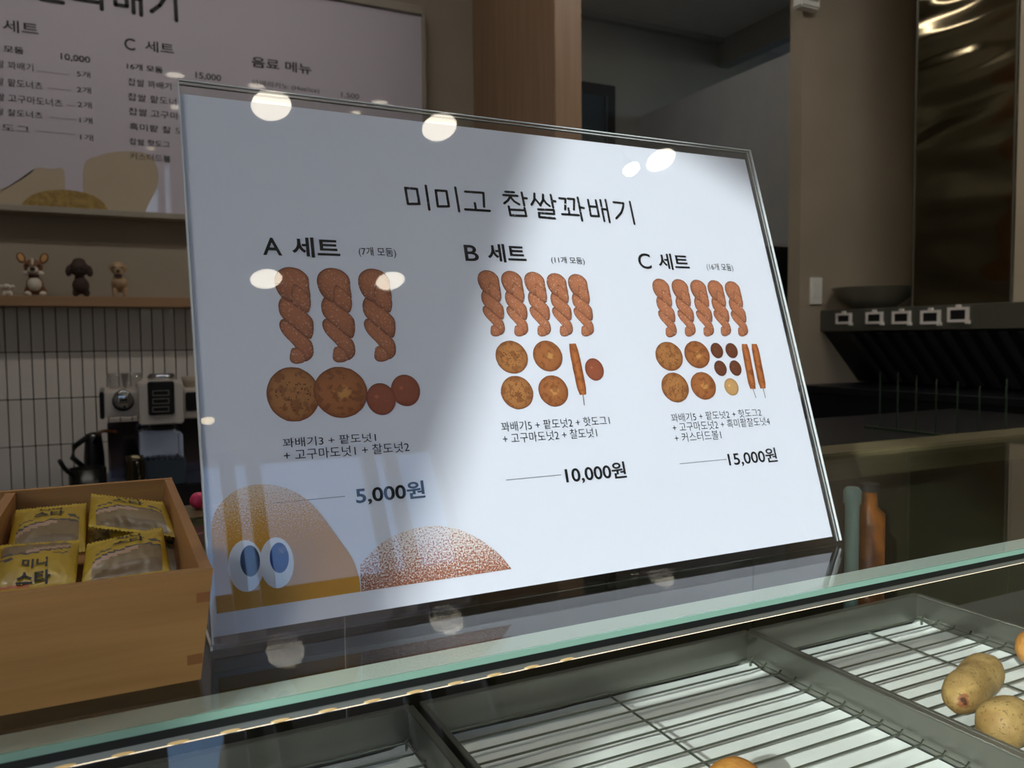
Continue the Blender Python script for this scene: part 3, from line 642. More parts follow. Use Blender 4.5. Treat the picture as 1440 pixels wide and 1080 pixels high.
uvfill('pupil_picture', oval((351.5, 789), 14, 22, -.04), mat('navy_ink', lin((38, 66, 104)), .6, var=.02), n=TH + .0002, k=1); uvfill('pupil_picture', oval((392.5, 784.5), 13.5, 21.5, -.04), m_eyeb, n=TH + .0002, k=1)
# ================================================================== MENU BOARD ON THE BACK WALL
m_board = mat('board_face', lin((192, 184, 194)), .5, var=.02, scale=2, coat=1.0)
m_bframe = mat('board_frame', lin((150, 142, 128)), .5, var=.04)
BR = aty(592, 22, BY); BL_ = -1.6; ZB0, ZB1 = .5645, BR.z
bd = T('menu_board', (0, YB, ZB0), 'large white wall menu board with black Korean lettering above the shelf', 'menu board')
bf = O('board_panel', box((BL_, BY, ZB0 - .01), (BR.x, YB, ZB1)), m_board, bd)
xr = aty(598, 22, BY - .01).x
O('frame_bar', box((BR.x, BY - .012, ZB0 - .02), (xr, YB, ZB1 + .03), .002, 1), m_bframe, bd)
O('frame_bar', box((BL_, BY - .012, ZB1), (BR.x, YB, ZB1 + .03), .002, 1), m_bframe, bd)
O('bottom_ledge', box((BL_, 2.875, .545), (xr, YB, ZB0), .002, 1), m_bframe, bd)
m_inkb = mat('board_ink', lin((30, 30, 28)), .6)
def bgn(s, x0, yb, x1, yt, bold=.0): O('lettering', place_text(s, board_uv, board_pt, x0, yb, x1, yt, .0012, bold), m_inkb, bf)
for a in [('세트', 4, 43.6, 54.4, 26.5), ('C', 175, 69.5, 190.5, 53), ('세트', 204, 71.5, 245, 56.5)]: bgn(*a, .01)
for a in [('11개 모둠', -28, 69, 33.5, 59), ('10,000', 85.5, 85, 127, 74.6), ('16개 모둠', 178.5, 97, 229, 88), ('15,000', 275, 111.5, 311, 101), ('음료 메뉴', 354, 94, 438, 79)]: bgn(*a, .015)
for a in [('찹쌀 꽈배기', -19, 93, 47, 82), ('5개', 108, 107.8, 127, 99), ('찹쌀 팥도너츠', -19, 118, 60, 107), ('2개', 108, 130, 128, 121), ('찹쌀 고구마도너츠', -19, 140, 88, 129), ('2개', 109, 151, 129, 142),
          ('찹쌀 찰도너츠', -19, 160, 60, 150), ('1개', 112, 173, 130, 164), ('핫도그', -19, 182, 42, 172), ('1개', 113, 197, 131, 188),
          ('찹쌀 꽈배기', 180, 120, 241, 109.5), ('찹쌀 팥도너츠', 180, 141, 262, 130.5), ('찹쌀 고구마도너츠', 181, 161.5, 290, 151), ('흑미팥 찰 도너츠', 182, 182.5, 285, 172.5), ('찹쌀 핫도그', 182, 203, 239, 194), ('커스터드볼', 183, 224, 240, 214.5),
          ('아메리카노 (Hot/ice)', 354.5, 121, 449, 111.5), ('1,500', 480, 137.5, 505, 129.5)]: bgn(*a)
def bline(x0, y0, x1):
    a = board_uv(x0, y0); b = board_uv(x1, y0 + (x1 - x0) * .13); O('rule_line', strokes_mesh([[(a.x, a.y), (b.x, a.y)]], board_pt, .0012, .0012), mat('thin_rule', lin((110, 104, 104)), .7), bf)
for a in ((52, 100, 96), (68, 124, 100), (94, 148, 106), (70, 165, 108), (50, 184, 106)): bline(*a)
# the same hand-drawn title, larger
k_ = (board_uv(248, 26).x - board_uv(122, 15).x) / (max(p[0] for p in TBu[-1]) - min(p[0] for p in TBu[16]))
tx = board_uv(248, 29); ex, ey = TBu[-1][-1]
ttl = [[(tx.x + (p[0] - ex) * k_, tx.y + (p[1] - ey) * k_) for p in l] for l in TAu + TBu]
O('lettering', strokes_mesh(ttl, board_pt, .0125, .0012), m_inkb, bf, label='large hand-drawn title')
# outdoor reflections low on the board, painted as flat beige and golden shapes
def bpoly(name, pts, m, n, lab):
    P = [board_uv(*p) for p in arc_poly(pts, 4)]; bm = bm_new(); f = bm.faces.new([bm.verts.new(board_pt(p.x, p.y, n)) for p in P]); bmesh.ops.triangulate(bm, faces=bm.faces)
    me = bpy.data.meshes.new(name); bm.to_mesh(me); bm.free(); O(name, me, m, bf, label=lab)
m_beige = mat('beige_reflection_paint', lin((178, 162, 138)), .6, var=.04)
bpoly('painted_reflection', [(-28, 288), (-26, 270), (0, 266), (20, 258), (40, 246), (52, 236), (72, 238), (90, 240), (91, 291)], m_beige, .001, 'beige rounded reflection painted at the left')
bpoly('painted_reflection', [(118, 293), (118, 232), (140, 219), (160, 214), (190, 213), (212, 220), (222, 240), (221, 262), (210, 285), (204, 298)], m_beige, .001, 'beige rounded reflection painted at the right')
bpoly('mound_shape', [(30, 288), (42, 276), (62, 269), (92, 267), (122, 272), (142, 282), (152, 295)], mat('gold_reflection_paint', lin((150, 122, 62)), .6, var=.25, scale=60), .0014, 'golden mound-shaped painted reflection')

# shelf with the dog figurines
m_shelf = wood('shelf_wood', lin((140, 108, 76)), lin((160, 124, 90)), (1.2, 20, 20), 2, .5)
SZ = .2885
sh = T('figurine_shelf', (.35, YB, .2575), 'thin wooden wall shelf carrying the dog figurines', 'shelf')
O('shelf_board', box((-.9, 2.83, .2575), (1.3, YB, SZ), .0015, 1), m_shelf, sh)
SY = 2.865
px2 = (aty(101, 380, SY) - aty(100, 380, SY)).x
def dogframe(zx, zfoot=613):
    fx, fy = zx / 6.545, 320 + zfoot / 6.545; base = aty(fx, fy, SY); s = px2 / 6.545; base.z = SZ
    return base, (lambda X, Yp, d=0: Vector((base.x + (X - zx) * s, SY - d * s, SZ + (zfoot - Yp) * s))), s
def E(fr, X, Y_, rx, ry, d=0, rd=None, rot=0):
    b, f, s = fr; return (f(X, Y_, d), (rx * s, (rd or min(rx, ry)) * s, ry * s), (0, rot, 0))
def dpart(name, fr, specs, m, t, vox=.0022, lab=None):
    if len(specs) == 1: c, r, ro = specs[0]; me = ell(c, r, ro)
    else: me = blob(specs, vox, 3)
    O(name, me, m, t, label=lab, smooth=True)
mm = lambda n, c, r=.6: mat(n, lin(c), r, var=.08, scale=30)
m_cb, m_cw, m_ct, m_bk = mm('corgi_brown', (118, 78, 48)), mm('figurine_white', (205, 195, 178)), mm('ear_tan', (196, 150, 92)), mm('figurine_black', (22, 20, 20), .35)
m_pd, m_rt = mm('poodle_brown', (56, 40, 34), .8), mm('retriever_tan', (168, 138, 104))
fr = dogframe(325); t = T('dog_figurine', fr[0], 'corgi figurine, brown and white with big upright ears, on the wooden shelf', 'figurine')
dpart('body', fr, [E(fr, 325, 490, 80, 85), E(fr, 255, 560, 28, 50), E(fr, 400, 560, 28, 50), E(fr, 325, 540, 78, 55), E(fr, 318, 400, 50, 40)], m_cb, t)
dpart('head', fr, [E(fr, 318, 310, 88, 76, 10), E(fr, 318, 350, 80, 55, 10)], m_cb, t)
for sx in (-1, 1):
    dpart('ear', fr, [E(fr, 315 + sx * 102, 222, 40, 58, 5, 14, sx * .35)], m_cb, t); dpart('inner_ear', fr, [E(fr, 314 + sx * 102, 224, 26, 42, 16, 8, sx * .35)], m_ct, t)
    dpart('eye', fr, [E(fr, 318 + sx * 50, 302, 17, 14, 70, 14)], m_bk, t); dpart('foot', fr, [E(fr, 330 + sx * 68, 588, 34, 27, 30, 40)], m_cw, t)
dpart('muzzle', fr, [E(fr, 318, 352, 52, 42, 70, 45), E(fr, 262, 380, 42, 28, 40), E(fr, 376, 380, 42, 28, 40)], m_cw, t)
dpart('blaze', fr, [E(fr, 315, 275, 15, 46, 62, 26)], m_cw, t); dpart('nose', fr, [E(fr, 318, 340, 26, 24, 112, 18)], m_bk, t)
dpart('mouth', fr, [E(fr, 320, 398, 50, 14, 62, 30)], mm('mouth_dark', (92, 50, 46)), t)
dpart('chest', fr, [E(fr, 325, 490, 66, 72, 45, 50)], m_cw, t)
fr = dogframe(748, 618); t = T('dog_figurine', fr[0], 'dark brown poodle figurine between the corgi and the tan dog', 'figurine')
dpart('body', fr, [E(fr, 748, 500, 82, 90), E(fr, 700, 570, 32, 50, 10), E(fr, 798, 570, 32, 50, 10), E(fr, 740, 420, 50, 45)], m_pd, t)
dpart('head', fr, [E(fr, 738, 320, 92, 88, 5), E(fr, 738, 250, 62, 40, 5), E(fr, 735, 225, 28, 16, 5), E(fr, 738, 360, 50, 40, 50)], m_pd, t)
for sx in (-1, 1): dpart('ear', fr, [E(fr, 738 + sx * 92, 345, 36, 62, 10, 28, -sx * .2)], m_pd, t); dpart('eye', fr, [E(fr, 738 + sx * 30, 325, 8, 8, 92, 6)], m_bk, t)
dpart('nose', fr, [E(fr, 738, 350, 15, 12, 98, 10)], m_bk, t)
fr = dogframe(1103, 622); t = T('dog_figurine', fr[0], 'tan dog figurine with closed eyes and open mouth, rightmost on the shelf', 'figurine')
dpart('body', fr, [E(fr, 1103, 470, 82, 75), E(fr, 1055, 570, 26, 58, 20), E(fr, 1155, 570, 26, 58, 20), E(fr, 1103, 520, 80, 50, -20), E(fr, 1098, 410, 50, 40)], m_rt, t)
dpart('head', fr, [E(fr, 1095, 315, 74, 74, 5), E(fr, 1095, 358, 48, 40, 45)], m_rt, t)
for sx in (-1, 1): dpart('ear', fr, [E(fr, 1096 + sx * 70, 300, 16, 30, 0, 14, -sx * .4)], m_rt, t); dpart('eye', fr, [E(fr, 1096 + sx * 38, 308, 20, 5, 68, 8)], m_bk, t)
dpart('nose', fr, [E(fr, 1093, 346, 19, 13, 88, 10)], m_bk, t); dpart('mouth', fr, [E(fr, 1093, 392, 40, 17, 62, 25)], mm('mouth_dark2', (60, 34, 40)), t)
fr = dogframe(70, 604); t = T('dog_figurine', fr[0], 'small white dog figurine at the left picture edge of the shelf', 'figurine')
dpart('body', fr, [E(fr, 70, 570, 44, 24), E(fr, 40, 585, 16, 20, 10), E(fr, 100, 585, 16, 20, 10), E(fr, 70, 548, 30, 20)], m_cw, t, .0014)
dpart('head', fr, [E(fr, 65, 518, 44, 36, 5)], m_cw, t)
for sx in (-1, 1): dpart('ear', fr, [E(fr, 66 + sx * 52, 508, 18, 18, 5)], m_cw, t); dpart('eye', fr, [E(fr, 64 + sx * 18, 516, 6, 5, 40, 5)], m_bk, t)
dpart('nose', fr, [E(fr, 64, 528, 9, 5, 42, 5)], m_bk, t)

# ================================================================== BACK BENCH WITH COFFEE MACHINE
BZ = -.41
wt_ = T('back_bench', (.3, 2.65, FZ), 'low back bench with black worktop under the tiled wall', 'bench')
O('worktop', box((-1.6, 2.3, BZ - .03), (1.3, YB - .012, BZ), .002, 1), m_dark, wt_); O('cabinet', box((-1.6, 2.33, FZ), (1.3, YB - .012, BZ - .031)), m_wall2, wt_)
m_silver = mat('machine_silver', lin((205, 196, 184)), .4, .2, var=.03); m_mblack = mat('machine_black', lin((20, 20, 22)), .3, coat=.3)
m_chrome = mat('chrome', lin((180, 184, 190)), .08, 1.0, var=.03); m_mirror = mat('back_mirror', lin((120, 112, 122)), .12, .9)
m_bluew = mat('machine_white', lin((196, 206, 222)), .4)
cmx = aty(230, 560, 2.45); cm = T('coffee_machine', (cmx.x, 2.62, BZ), 'silver espresso machine with black button panel and round knob on the back bench', 'coffee machine')
def pbox(nm, x0, y0, x1, y1, Y, D, m, parent, bev=.003, lab=None):
    a, b = aty(x0, (y0 + y1) / 2, Y), aty(x1, (y0 + y1) / 2, Y); tz, bz = aty((x0 + x1) / 2, y0, Y).z, aty((x0 + x1) / 2, y1, Y).z
    return O(nm, box((a.x, Y, bz), (b.x, Y + D, tz), bev, 2), m, parent, label=lab)
pbox('left_housing', 147, 550, 196, 586, 2.5, .25, m_silver, cm, .004); pbox('left_side', 140, 551, 146.6, 590, 2.505, .25, m_mblack, cm)
pbox('right_housing', 258.5, 546, 322, 586, 2.5, .25, m_silver, cm, .004); rp = pbox('right_display', 261, 551, 305, 577, 2.494, .005, m_mblack, cm)
gh = pbox('group_housing', 195.5, 539, 258, 597, 2.42, .33, m_silver, cm, .004)
cp = pbox('control_panel', 208, 536.5, 245.5, 583.5, 2.413, .02, m_mblack, cm, .003, 'black control panel')
for k, yy in enumerate((549, 560.5, 572)):
    a, b = aty(214.5, yy + 4, 2.41), aty(238, yy + 4, 2.41); z1, z0 = aty(226, yy, 2.41).z, aty(226, yy + 7.5, 2.41).z; q = .0018
    O('button', join([box((a.x, 2.409, z0), (b.x, 2.4125, z0 + q)), box((a.x, 2.409, z1 - q), (b.x, 2.4125, z1)), box((a.x, 2.409, z0 + q), (a.x + q, 2.4125, z1 - q)), box((b.x - q, 2.409, z0 + q), (b.x, 2.4125, z1 - q))]), mat('button_outline', lin((120, 116, 106)), .4), cp)
c = aty(227, 534, 2.50); O('top_ring', lathe([(.036, 0), (.036, .012), (.030, .018), (.022, .018)], (c.x, 2.50, c.z), 28), m_chrome, cm, smooth=True)
c = aty(173, 561, 2.5); O('dial', lathe([(.026, 0), (.026, .022), (.022, .028), (0, .028)], (c.x, 2.5, c.z), 28, 'Y'), m_chrome, cm, smooth=True, label='round chrome dial'); O('dial_base', lathe([(.028, 0), (.028, .006)], (c.x, 2.5, c.z - .006), 28, 'Y'), m_mblack, cm)
pbox('back_plate', 152, 590, 320, 681, 2.62, .12, m_mirror, cm, lab='mirror-like back plate'); pbox('edge_strip', 152.5, 597, 155, 679, 2.60, .02, m_chrome, cm)
pbox('white_cover', 197, 606, 251, 643, 2.46, .14, m_bluew, cm, .006, 'pale blue-white cover'); pbox('white_cover', 251.5, 610, 258, 655, 2.47, .12, m_bluew, cm)
c = aty(228, 600, 2.5); O('group_head', lathe([(.034, .0), (.034, -.012), (.022, -.022), (.012, -.034)], (c.x, 2.5, c.z + .006), 24), m_mblack, cm, smooth=True)
pbox('drip_tray', 205, 646, 262, 682, 2.42, .19, mat('drip_tray_blue', lin((86, 98, 108)), .25, .6), cm)
for k in range(7): pbox('grille_bar', 207 + k * 7.6, 643.5, 211 + k * 7.6, 646, 2.42, .17, m_mblack, cm, .0005)
a, b = aty(148, 690, 2.45), aty(320, 690, 2.45); O('machine_base', box((a.x, 2.42, BZ), (b.x, 2.74, aty(230, 682.5, 2.42).z), .004), m_mblack, cm)
def cup(px, py, nm, lab, r=.03, h=.045, m=None, grp=None):
    c = aty(px, py, 2.60); z = aty(171, 550, 2.5).z + .002; t = T(nm, (c.x, 2.60, z), lab, 'glass', grp)
    O('cup_wall', lathe([(r * .75, 0), (r, h), (r * .93, h), (r * .7, .004)], (c.x, 2.60, z), 20), m, t, smooth=True)
m_cupg = glass('drinking_glass', (.9, .9, .9)); cup(166, 548, 'drinking_glass', 'clear drinking glass at the left end on top of the coffee machine', m=m_cupg); cup(186, 548, 'drinking_glass', 'clear drinking glass on top of the coffee machine beside the control panel', m=m_cupg)
c = aty(267, 536, 2.6); zt_ = aty(270, 546, 2.5).z; O2 = T('paper_cup', (c.x, 2.6, zt_), 'small beige cup on the right end of the coffee machine', 'cup'); O('cup_wall', lathe([(.018, 0), (.024, .03), (.022, .03), (.016, .003)], (c.x, 2.6, zt_ + .0005), 20), m_wall, O2, smooth=True)
# milk pitcher, kettle and pan beside it
c = aty(190, 660, 2.39); r = (aty(205, 660, 2.39).x - aty(176, 660, 2.39).x) / 2; z1 = aty(190, 641, 2.39).z
mp = T('milk_pitcher', (c.x, 2.36, BZ), 'dark steel milk pitcher with handle in front of the coffee machine', 'jug')
m_dst = mat('dark_steel', lin((92, 84, 66)), .22, .95)
O('pitcher_body', lathe([(r, BZ), (r * 1.02, BZ + .02), (r * .95, z1 - .04), (r * .82, z1 - .012), (r * .88, z1), (r * .8, z1), (r * .75, z1 - .015), (r * .85, BZ + .01)], (c.x, 2.39, 0), 28), m_dst, mp, smooth=True)
O('pitcher_handle', tube([(c.x + .004, 2.39 - r * .8, z1 - .012), (c.x + .006, 2.39 - r * 1.5, z1 - .014), (c.x + .008, 2.39 - r * 1.6, z1 - .05), (c.x + .006, 2.39 - r, z1 - .085)], .004), m_chrome, mp, smooth=True)
k0 = aty(128, 660, 2.55); r = (aty(150, 660, 2.5).x - aty(96, 660, 2.5).x) / 2; c = aty(123, 660, 2.5); z1 = aty(123, 658, 2.5).z
pn = T('saucepan', (c.x, 2.5, BZ), 'dark saucepan with an upright handle on the back bench', 'pan')
O('pan_body', lathe([(r * .9, BZ), (r, BZ + .01), (r, z1), (r * .96, z1), (r * .95, BZ + .008)], (c.x, 2.5, 0), 32), mat('pan_dark', lin((34, 34, 32)), .25, .6), pn, smooth=True)
h0 = aty(96, 664, 2.5); h1 = aty(84, 648, 2.45); O('pan_handle', tube([h0, (h0 + h1) / 2 + Vector((0, 0, -.004)), h1], .006), m_mblack, pn, smooth=True)
c = aty(138, 640, 2.62); kt = T('gooseneck_kettle', (c.x, 2.66, BZ), 'black gooseneck kettle with a copper-toned spout left of the coffee machine', 'kettle')
zk0 = aty(135, 645, 2.66).z; zk1 = aty(135, 612, 2.66).z; xk = aty(132, 640, 2.66).x
O('kettle_body', lathe([(.028, BZ), (.030, BZ + .02), (.028, zk0), (.024, zk1 - .02), (.022, zk1), (.006, zk1 + .006), (0, zk1 + .006)], (xk, 2.70, 0), 28), m_mblack, kt, smooth=True)
s0 = aty(139, 608, 2.62); s1 = aty(146, 606, 2.58); s2 = aty(164, 607, 2.52); O('spout', tube([(xk, 2.69, zk1 - .03), s0, s1, s2], .005), mat('copper', lin((150, 104, 70)), .25, .9), kt, smooth=True)
O('kettle_handle', tube([(xk - .02, 2.69, zk1 - .01), (xk - .05, 2.66, zk1 - .03), (xk - .055, 2.64, zk0 + .01), (xk - .03, 2.66, zk0 - .02)], .008), m_mblack, kt, smooth=True)

# ================================================================== WOODEN BOX OF SNACKS
m_box = wood('light_pine', lin((156, 112, 58)), lin((180, 134, 74)), (1.5, 26, 26), 4, .5, .06)
m_boxs = wood('light_pine_side', lin((150, 104, 58)), lin((174, 126, 74)), (26, 1.5, 26), 4, .5, .06)
m_endg = mat('end_grain', lin((138, 88, 42)), .6, var=.1)
bx = T('wooden_box', (-.16, .5, 0), 'open light pine box of yellow snack packs beside the menu stand', 'box')
x1t, x1b, y0, y1, hb = .0371, .0306, .3708, .638, .048
O('front_board', prism([(-.36, y0, 0), (x1b, y0, 0), (x1t, y0, hb), (-.36, y0, hb)], (0, .0062, 0)), m_box, bx)
O('back_board', prism([(-.36, y1 - .006, 0), (x1b, y1 - .006, 0), (x1t, y1 - .006, hb), (-.36, y1 - .006, hb)], (0, .006, 0)), m_box, bx)
O('side_board', prism([(x1b - .005, y0 + .0063, 0), (x1b - .0001, y0 + .0063, 0), (x1t - .0001, y0 + .0063, hb - .0002), (x1t - .0051, y0 + .0063, hb - .0002)], (0, y1 - y0 - .0124, 0)), m_boxs, bx)
O('side_board', box((-.36, y0 + .0063, 0), (-.355, y1 - .0062, hb)), m_boxs, bx)
O('divider', box((-.0665, y0 + .0063, .0041), (-.0605, y1 - .0062, hb - .001)), m_boxs, bx)
O('bottom_board', box((-.354, y0 + .0064, .0002), (x1b - .0052, y1 - .0064, .004)), m_box, bx)
for (xa, ya, xb, yb_) in ((276, 834, 297, 845), (263, 922, 285, 932)):
    a = aty(xa, ya, y0); b = aty(xb, yb_, y0); lim = x1b + (x1t - x1b) * ((a.z + b.z) / 2 / hb)
    O('joint_finger', box((a.x, y0 - .0002, b.z), (min(b.x, lim - .0002), y0 + .002, a.z)), m_endg, bx)
m_pack = vcol_mat('snack_wrapper', .42, .0, coat=.08)
def pack(c4, z4, lab, flip=False, seed=0, th=.0055):
    C4 = [atz(p[0], p[1], z) for p, z in zip(c4, z4)]; TL, TR, BR_, BL2 = C4
    nrm = ((TR - TL).cross(BL2 - TL)).normalized()
    if nrm.z < 0: nrm = -nrm
    nx, ny = 44, 30
    def P(a, b):
        if flip: aa, bb = 1 - a, 1 - b
        else: aa, bb = a, b
        return TL.lerp(TR, a).lerp(BL2.lerp(BR_, a), b)
    def hgt(a, b):
        e = max(0, (1 - abs(2 * a - 1) ** 4)) ** .7 * max(0, 1 - abs(min(1, max(-1, (2 * b - 1) / .84))) ** 3)
        return th * e * (1 + .18 * noise.noise(Vector((a * 4 + seed, b * 4, 0)))) + .0006 * noise.noise(Vector((a * 14 + seed, b * 14, 3)))
    bm = bm_new(); cl = bm.loops.layers.float_color.new('Col')
    yel = (.46, .30, .008)
    def colr(a, b):
        if flip: a, b = 1 - a, 1 - b
        # print: black arch band under the lettering, window with sponge bread below
        arch = .50 + .45 * (a - .62) ** 2 * 1.3
        c = yel
        if .10 < a < .90 and b > arch and b < .93:
            t_ = (b - arch) / .5; c = (.40, .25, .06)
            if t_ < .07: c = (.06, .05, .05)
            elif t_ < .22 and a < .62: c = (.46, .30, .20)
            elif t_ < .5: c = (.21, .14, .055)
            else: c = (.15, .095, .035)
        elif .08 < a < .92 and abs(b - arch + .09) < .012 + .02 * a and not .3 < a < .75: c = (.05, .045, .05)
        if b < .06 or b > .94: c = (.54, .37, .012)
        if .55 < a < .92 and .06 < b < .085: c = (.5, .12, .03)
        return c
    tops, bots = [], []
    for j in range(ny + 1):
        rt, rb = [], []
        for i in range(nx + 1):
            a, b = i / nx, j / ny; p = P(a, b)
            if j in (0, ny): p = p + (BL2 - TL).normalized() * (.0018 if i % 2 else -.0008) * (1 if j else -1)
            h = hgt(a, b); rt.append(bm.verts.new(p + nrm * (h + .0003))); rb.append(bm.verts.new(p - nrm * (h * .7 + .0002)))
        tops.append(rt); bots.append(rb)
    def face(vs, a, b):
        f = bm.faces.new(vs); f.smooth = True
        for lp in f.loops: lp[cl] = (*colr(a, b), 1)
    for j in range(ny):
        for i in range(nx):
            a, b = (i + .5) / nx, (j + .5) / ny
            face((tops[j][i], tops[j][i + 1], tops[j + 1][i + 1], tops[j + 1][i]), a, b)
            f = bm.faces.new((bots[j][i], bots[j + 1][i], bots[j + 1][i + 1], bots[j][i + 1]))
            for lp in f.loops: lp[cl] = (*yel, 1)
    edge = [(tops[0][i], bots[0][i]) for i in range(nx + 1)] + [(tops[j][nx], bots[j][nx]) for j in range(1, ny + 1)] + [(tops[ny][i], bots[ny][i]) for i in range(nx - 1, -1, -1)] + [(tops[j][0], bots[j][0]) for j in range(ny - 1, 0, -1)]
    for k in range(len(edge)):
        a, b = edge[k], edge[(k + 1) % len(edge)]; f = bm.faces.new((a[0], a[1], b[1], b[0]))
        for lp in f.loops: lp[cl] = (*yel, 1)
    me = bpy.data.meshes.new('pack'); bm.to_mesh(me); bm.free()
    ctr = sum(C4, Vector()) / 4; t = T('snack_pack', ctr, lab, 'snack pack', 'yellow snack packs in the wooden box')
    w_ = O('wrapper', me, m_pack, t)
    for s, (ta, tb, tw_, thh) in (('미니', (.36, .15, .30, .13)), ('스타', (.30, .32, .40, .12))):
        tm_ = text_mesh(s, .03); xs = [v.co.x for v in tm_.vertices]; ys = [v.co.y for v in tm_.vertices]; ax, bx_, ay, by = min(xs), max(xs), min(ys), max(ys)
        for v in tm_.vertices:
            a = ta + (v.co.x - ax) / (bx_ - ax) * tw_; b = tb + (1 - (v.co.y - ay) / (by - ay)) * thh
            if flip: b = b + .48
            v.co = P(a, b) + nrm * (hgt(a, b) + .0009)
        O('lettering', tm_, m_ink, w_)
pack([(150, 741), (252, 744), (263, 812), (176, 818)], [.030, .028, .020, .020], 'yellow snack pack lying lowest at the right wall of the box', seed=5, th=.004)
pack([(124, 741), (196, 736), (190, 790), (120, 800)], [.026, .026, .016, .016], 'yellow snack pack mostly hidden under the two right-hand packs', seed=6, th=.004)
pack([(22, 718), (122, 708), (120, 776), (8, 782)], [.040, .040, .031, .031], 'upright yellow snack pack at the rear left of the box', seed=1)
pack([(-4, 768), (112, 760), (106, 826), (-16, 838)], [.038, .038, .033, .033], 'yellow snack pack upside down at the front left of the box', True, 2, .006)
pack([(128, 695), (230, 707), (250, 756), (124, 741)], [.045, .042, .033, .036], 'tilted yellow snack pack at the rear right of the box', seed=3, th=.0055)
pack([(122, 766), (228, 742), (240, 806), (114, 824)], [.040, .038, .030, .032], 'yellow snack pack at the front right of the box', seed=4)
c = aty(279, 704, .735); O2 = O('pink_ball', ell((c.x, .735, .0112), (.0072, .0072, .0072)), mat('hot_pink', lin((205, 45, 90)), .4), loc=(c.x, .735, .004)); tagit(O2, 'small hot pink ball on the rear rail right of the wooden box', 'ball')

# ================================================================== KITCHEN SIDE (right)
XH = 3.0275
m_hood = mat('hood_metal', lin((96, 96, 88)), .4, .6, var=.05)
hd = T('range_hood', (XH + .4, 2.0, .163), 'long dark metal hood front along the right wall with clips on it', 'range hood')
O('hood_front', box((XH, 1.2, .1665), (XH + .02, 2.799, .2655), .002, 1), m_hood, hd); O('hood_top', box((XH + .021, 1.2, .25), (3.999, 2.799, .2655)), m_hood, hd)
m_filt = mat('filter_black', lin((14, 16, 20)), .4, .3, var=.1)
O('filter_panel', prism([(XH + .021, 1.2, .235), (XH + .021, 1.2, .165), (XH + .262, 1.2, -.0757), (3.99, 1.2, -.0757), (3.99, 1.2, .235)], (0, 1.598, 0)), m_filt, hd, label='sloping black filter panel')
dv = Vector((.241, 0, -.2407)); nv = Vector((-.707, 0, -.707))
for k in range(16):
    yk = 2.62 - k * .078; a = Vector((XH + .026, yk, .160)) + nv * .001; b = a + dv * .95
    O('filter_slat', prism([a, b, b + nv * .012, a + nv * .012], (0, .03, 0)), mat('slat_grey', lin((52, 52, 56)), .4, .4), hd)
m_clip = mat('clip_white', lin((205, 200, 196)), .4)
for k, (px, py, wd) in enumerate(((1188, 448, 21), (1231, 447, 23), (1269, 446.5, 25), (1310, 446, 27), (1349, 442.5, 29))):
    a = atx(px - wd / 2, py, XH); b = atx(px + wd / 2, py, XH); zt, zb_ = atx(px, py - wd * .36, XH).z, atx(px, py + wd * .36, XH).z; ya, yb_ = min(a.y, b.y), max(a.y, b.y); q = (yb_ - ya) * .12; cyk = (ya + yb_) / 2
    t = T('metal_clip', (XH - .006, cyk, zb_), ['leftmost white square clip on the hood front', 'second white square clip from the left on the hood', 'middle white square clip on the hood front', 'second white square clip from the right on the hood', 'largest white square clip, rightmost on the hood'][k], 'clip', 'square clips on the hood front')
    x0_, x1_ = XH - .012, XH - .0005
    O('clip_frame', join([box((x0_, ya, zb_), (x1_, yb_, zb_ + q)), box((x0_, ya, zt - q), (x1_, yb_, zt)), box((x0_, ya, zb_ + q), (x1_, ya + q, zt - q)), box((x0_, yb_ - q, zb_ + q), (x1_, yb_, zt - q))]), m_clip, t)
    O('clip_face', box((x0_ + .005, ya + q, zb_ + q), (x1_, yb_ - q, zt - q)), m_mblack, t); O('clip_tab', box((x0_, cyk - q, zt), (x1_, cyk + q * .8, zt + q), .001, 1), m_clip, t); O('clip_foot', box((x0_ - .004, ya - q * .6, zb_ - q * .7), (x1_, ya + q * .9, zb_ + q * .6), .001, 1), m_clip, t)
# duct with rippled sheet metal
def duct_mat():
    m = mat('rippled_steel', lin((128, 116, 92)), .10, 1.0, var=.04); t = m.node_tree; b = t.nodes['Principled BSDF']
    tc = t.nodes.new('ShaderNodeTexCoord'); mp = t.nodes.new('ShaderNodeMapping'); mp.inputs['Scale'].default_value = (1, 1.1, 3.2); n = t.nodes.new('ShaderNodeTexNoise'); n.inputs['Scale'].default_value = 1.6; n.inputs['Detail'].default_value = 1
    bp = t.nodes.new('ShaderNodeBump'); bp.inputs['Strength'].default_value = 1; bp.inputs['Distance'].default_value = .05
    t.links.new(tc.outputs['Object'], mp.inputs[0]); t.links.new(mp.outputs[0], n.inputs[0]); t.links.new(n.outputs[0], bp.inputs['Height']); t.links.new(bp.outputs[0], b.inputs['Normal']); return m
XD = XH + .1; ya = atx(1430, 200, XD).y; yb_ = atx(1285, 200, XD).y
du = T('exhaust_duct', (XD + .3, (ya + yb_) / 2, .2655), 'tall rippled stainless duct rising from the hood', 'duct')
O('duct_casing', box((XD, ya, .2657), (3.99, yb_, CZ), .003, 1), duct_mat(), du)
O('duct_seam', box((XD - .002, yb_ - .012, .2657), (XD - .0002, yb_ - .004, CZ)), m_hood, du); O('duct_seam', box((XD - .002, ya + .004, .2657), (XD - .0002, ya + .012, CZ)), m_hood, du)
ST('wall_right_pillar', box((XD - .002, 1.25, .266), (4.0, ya - .003, CZ)), m_wall)
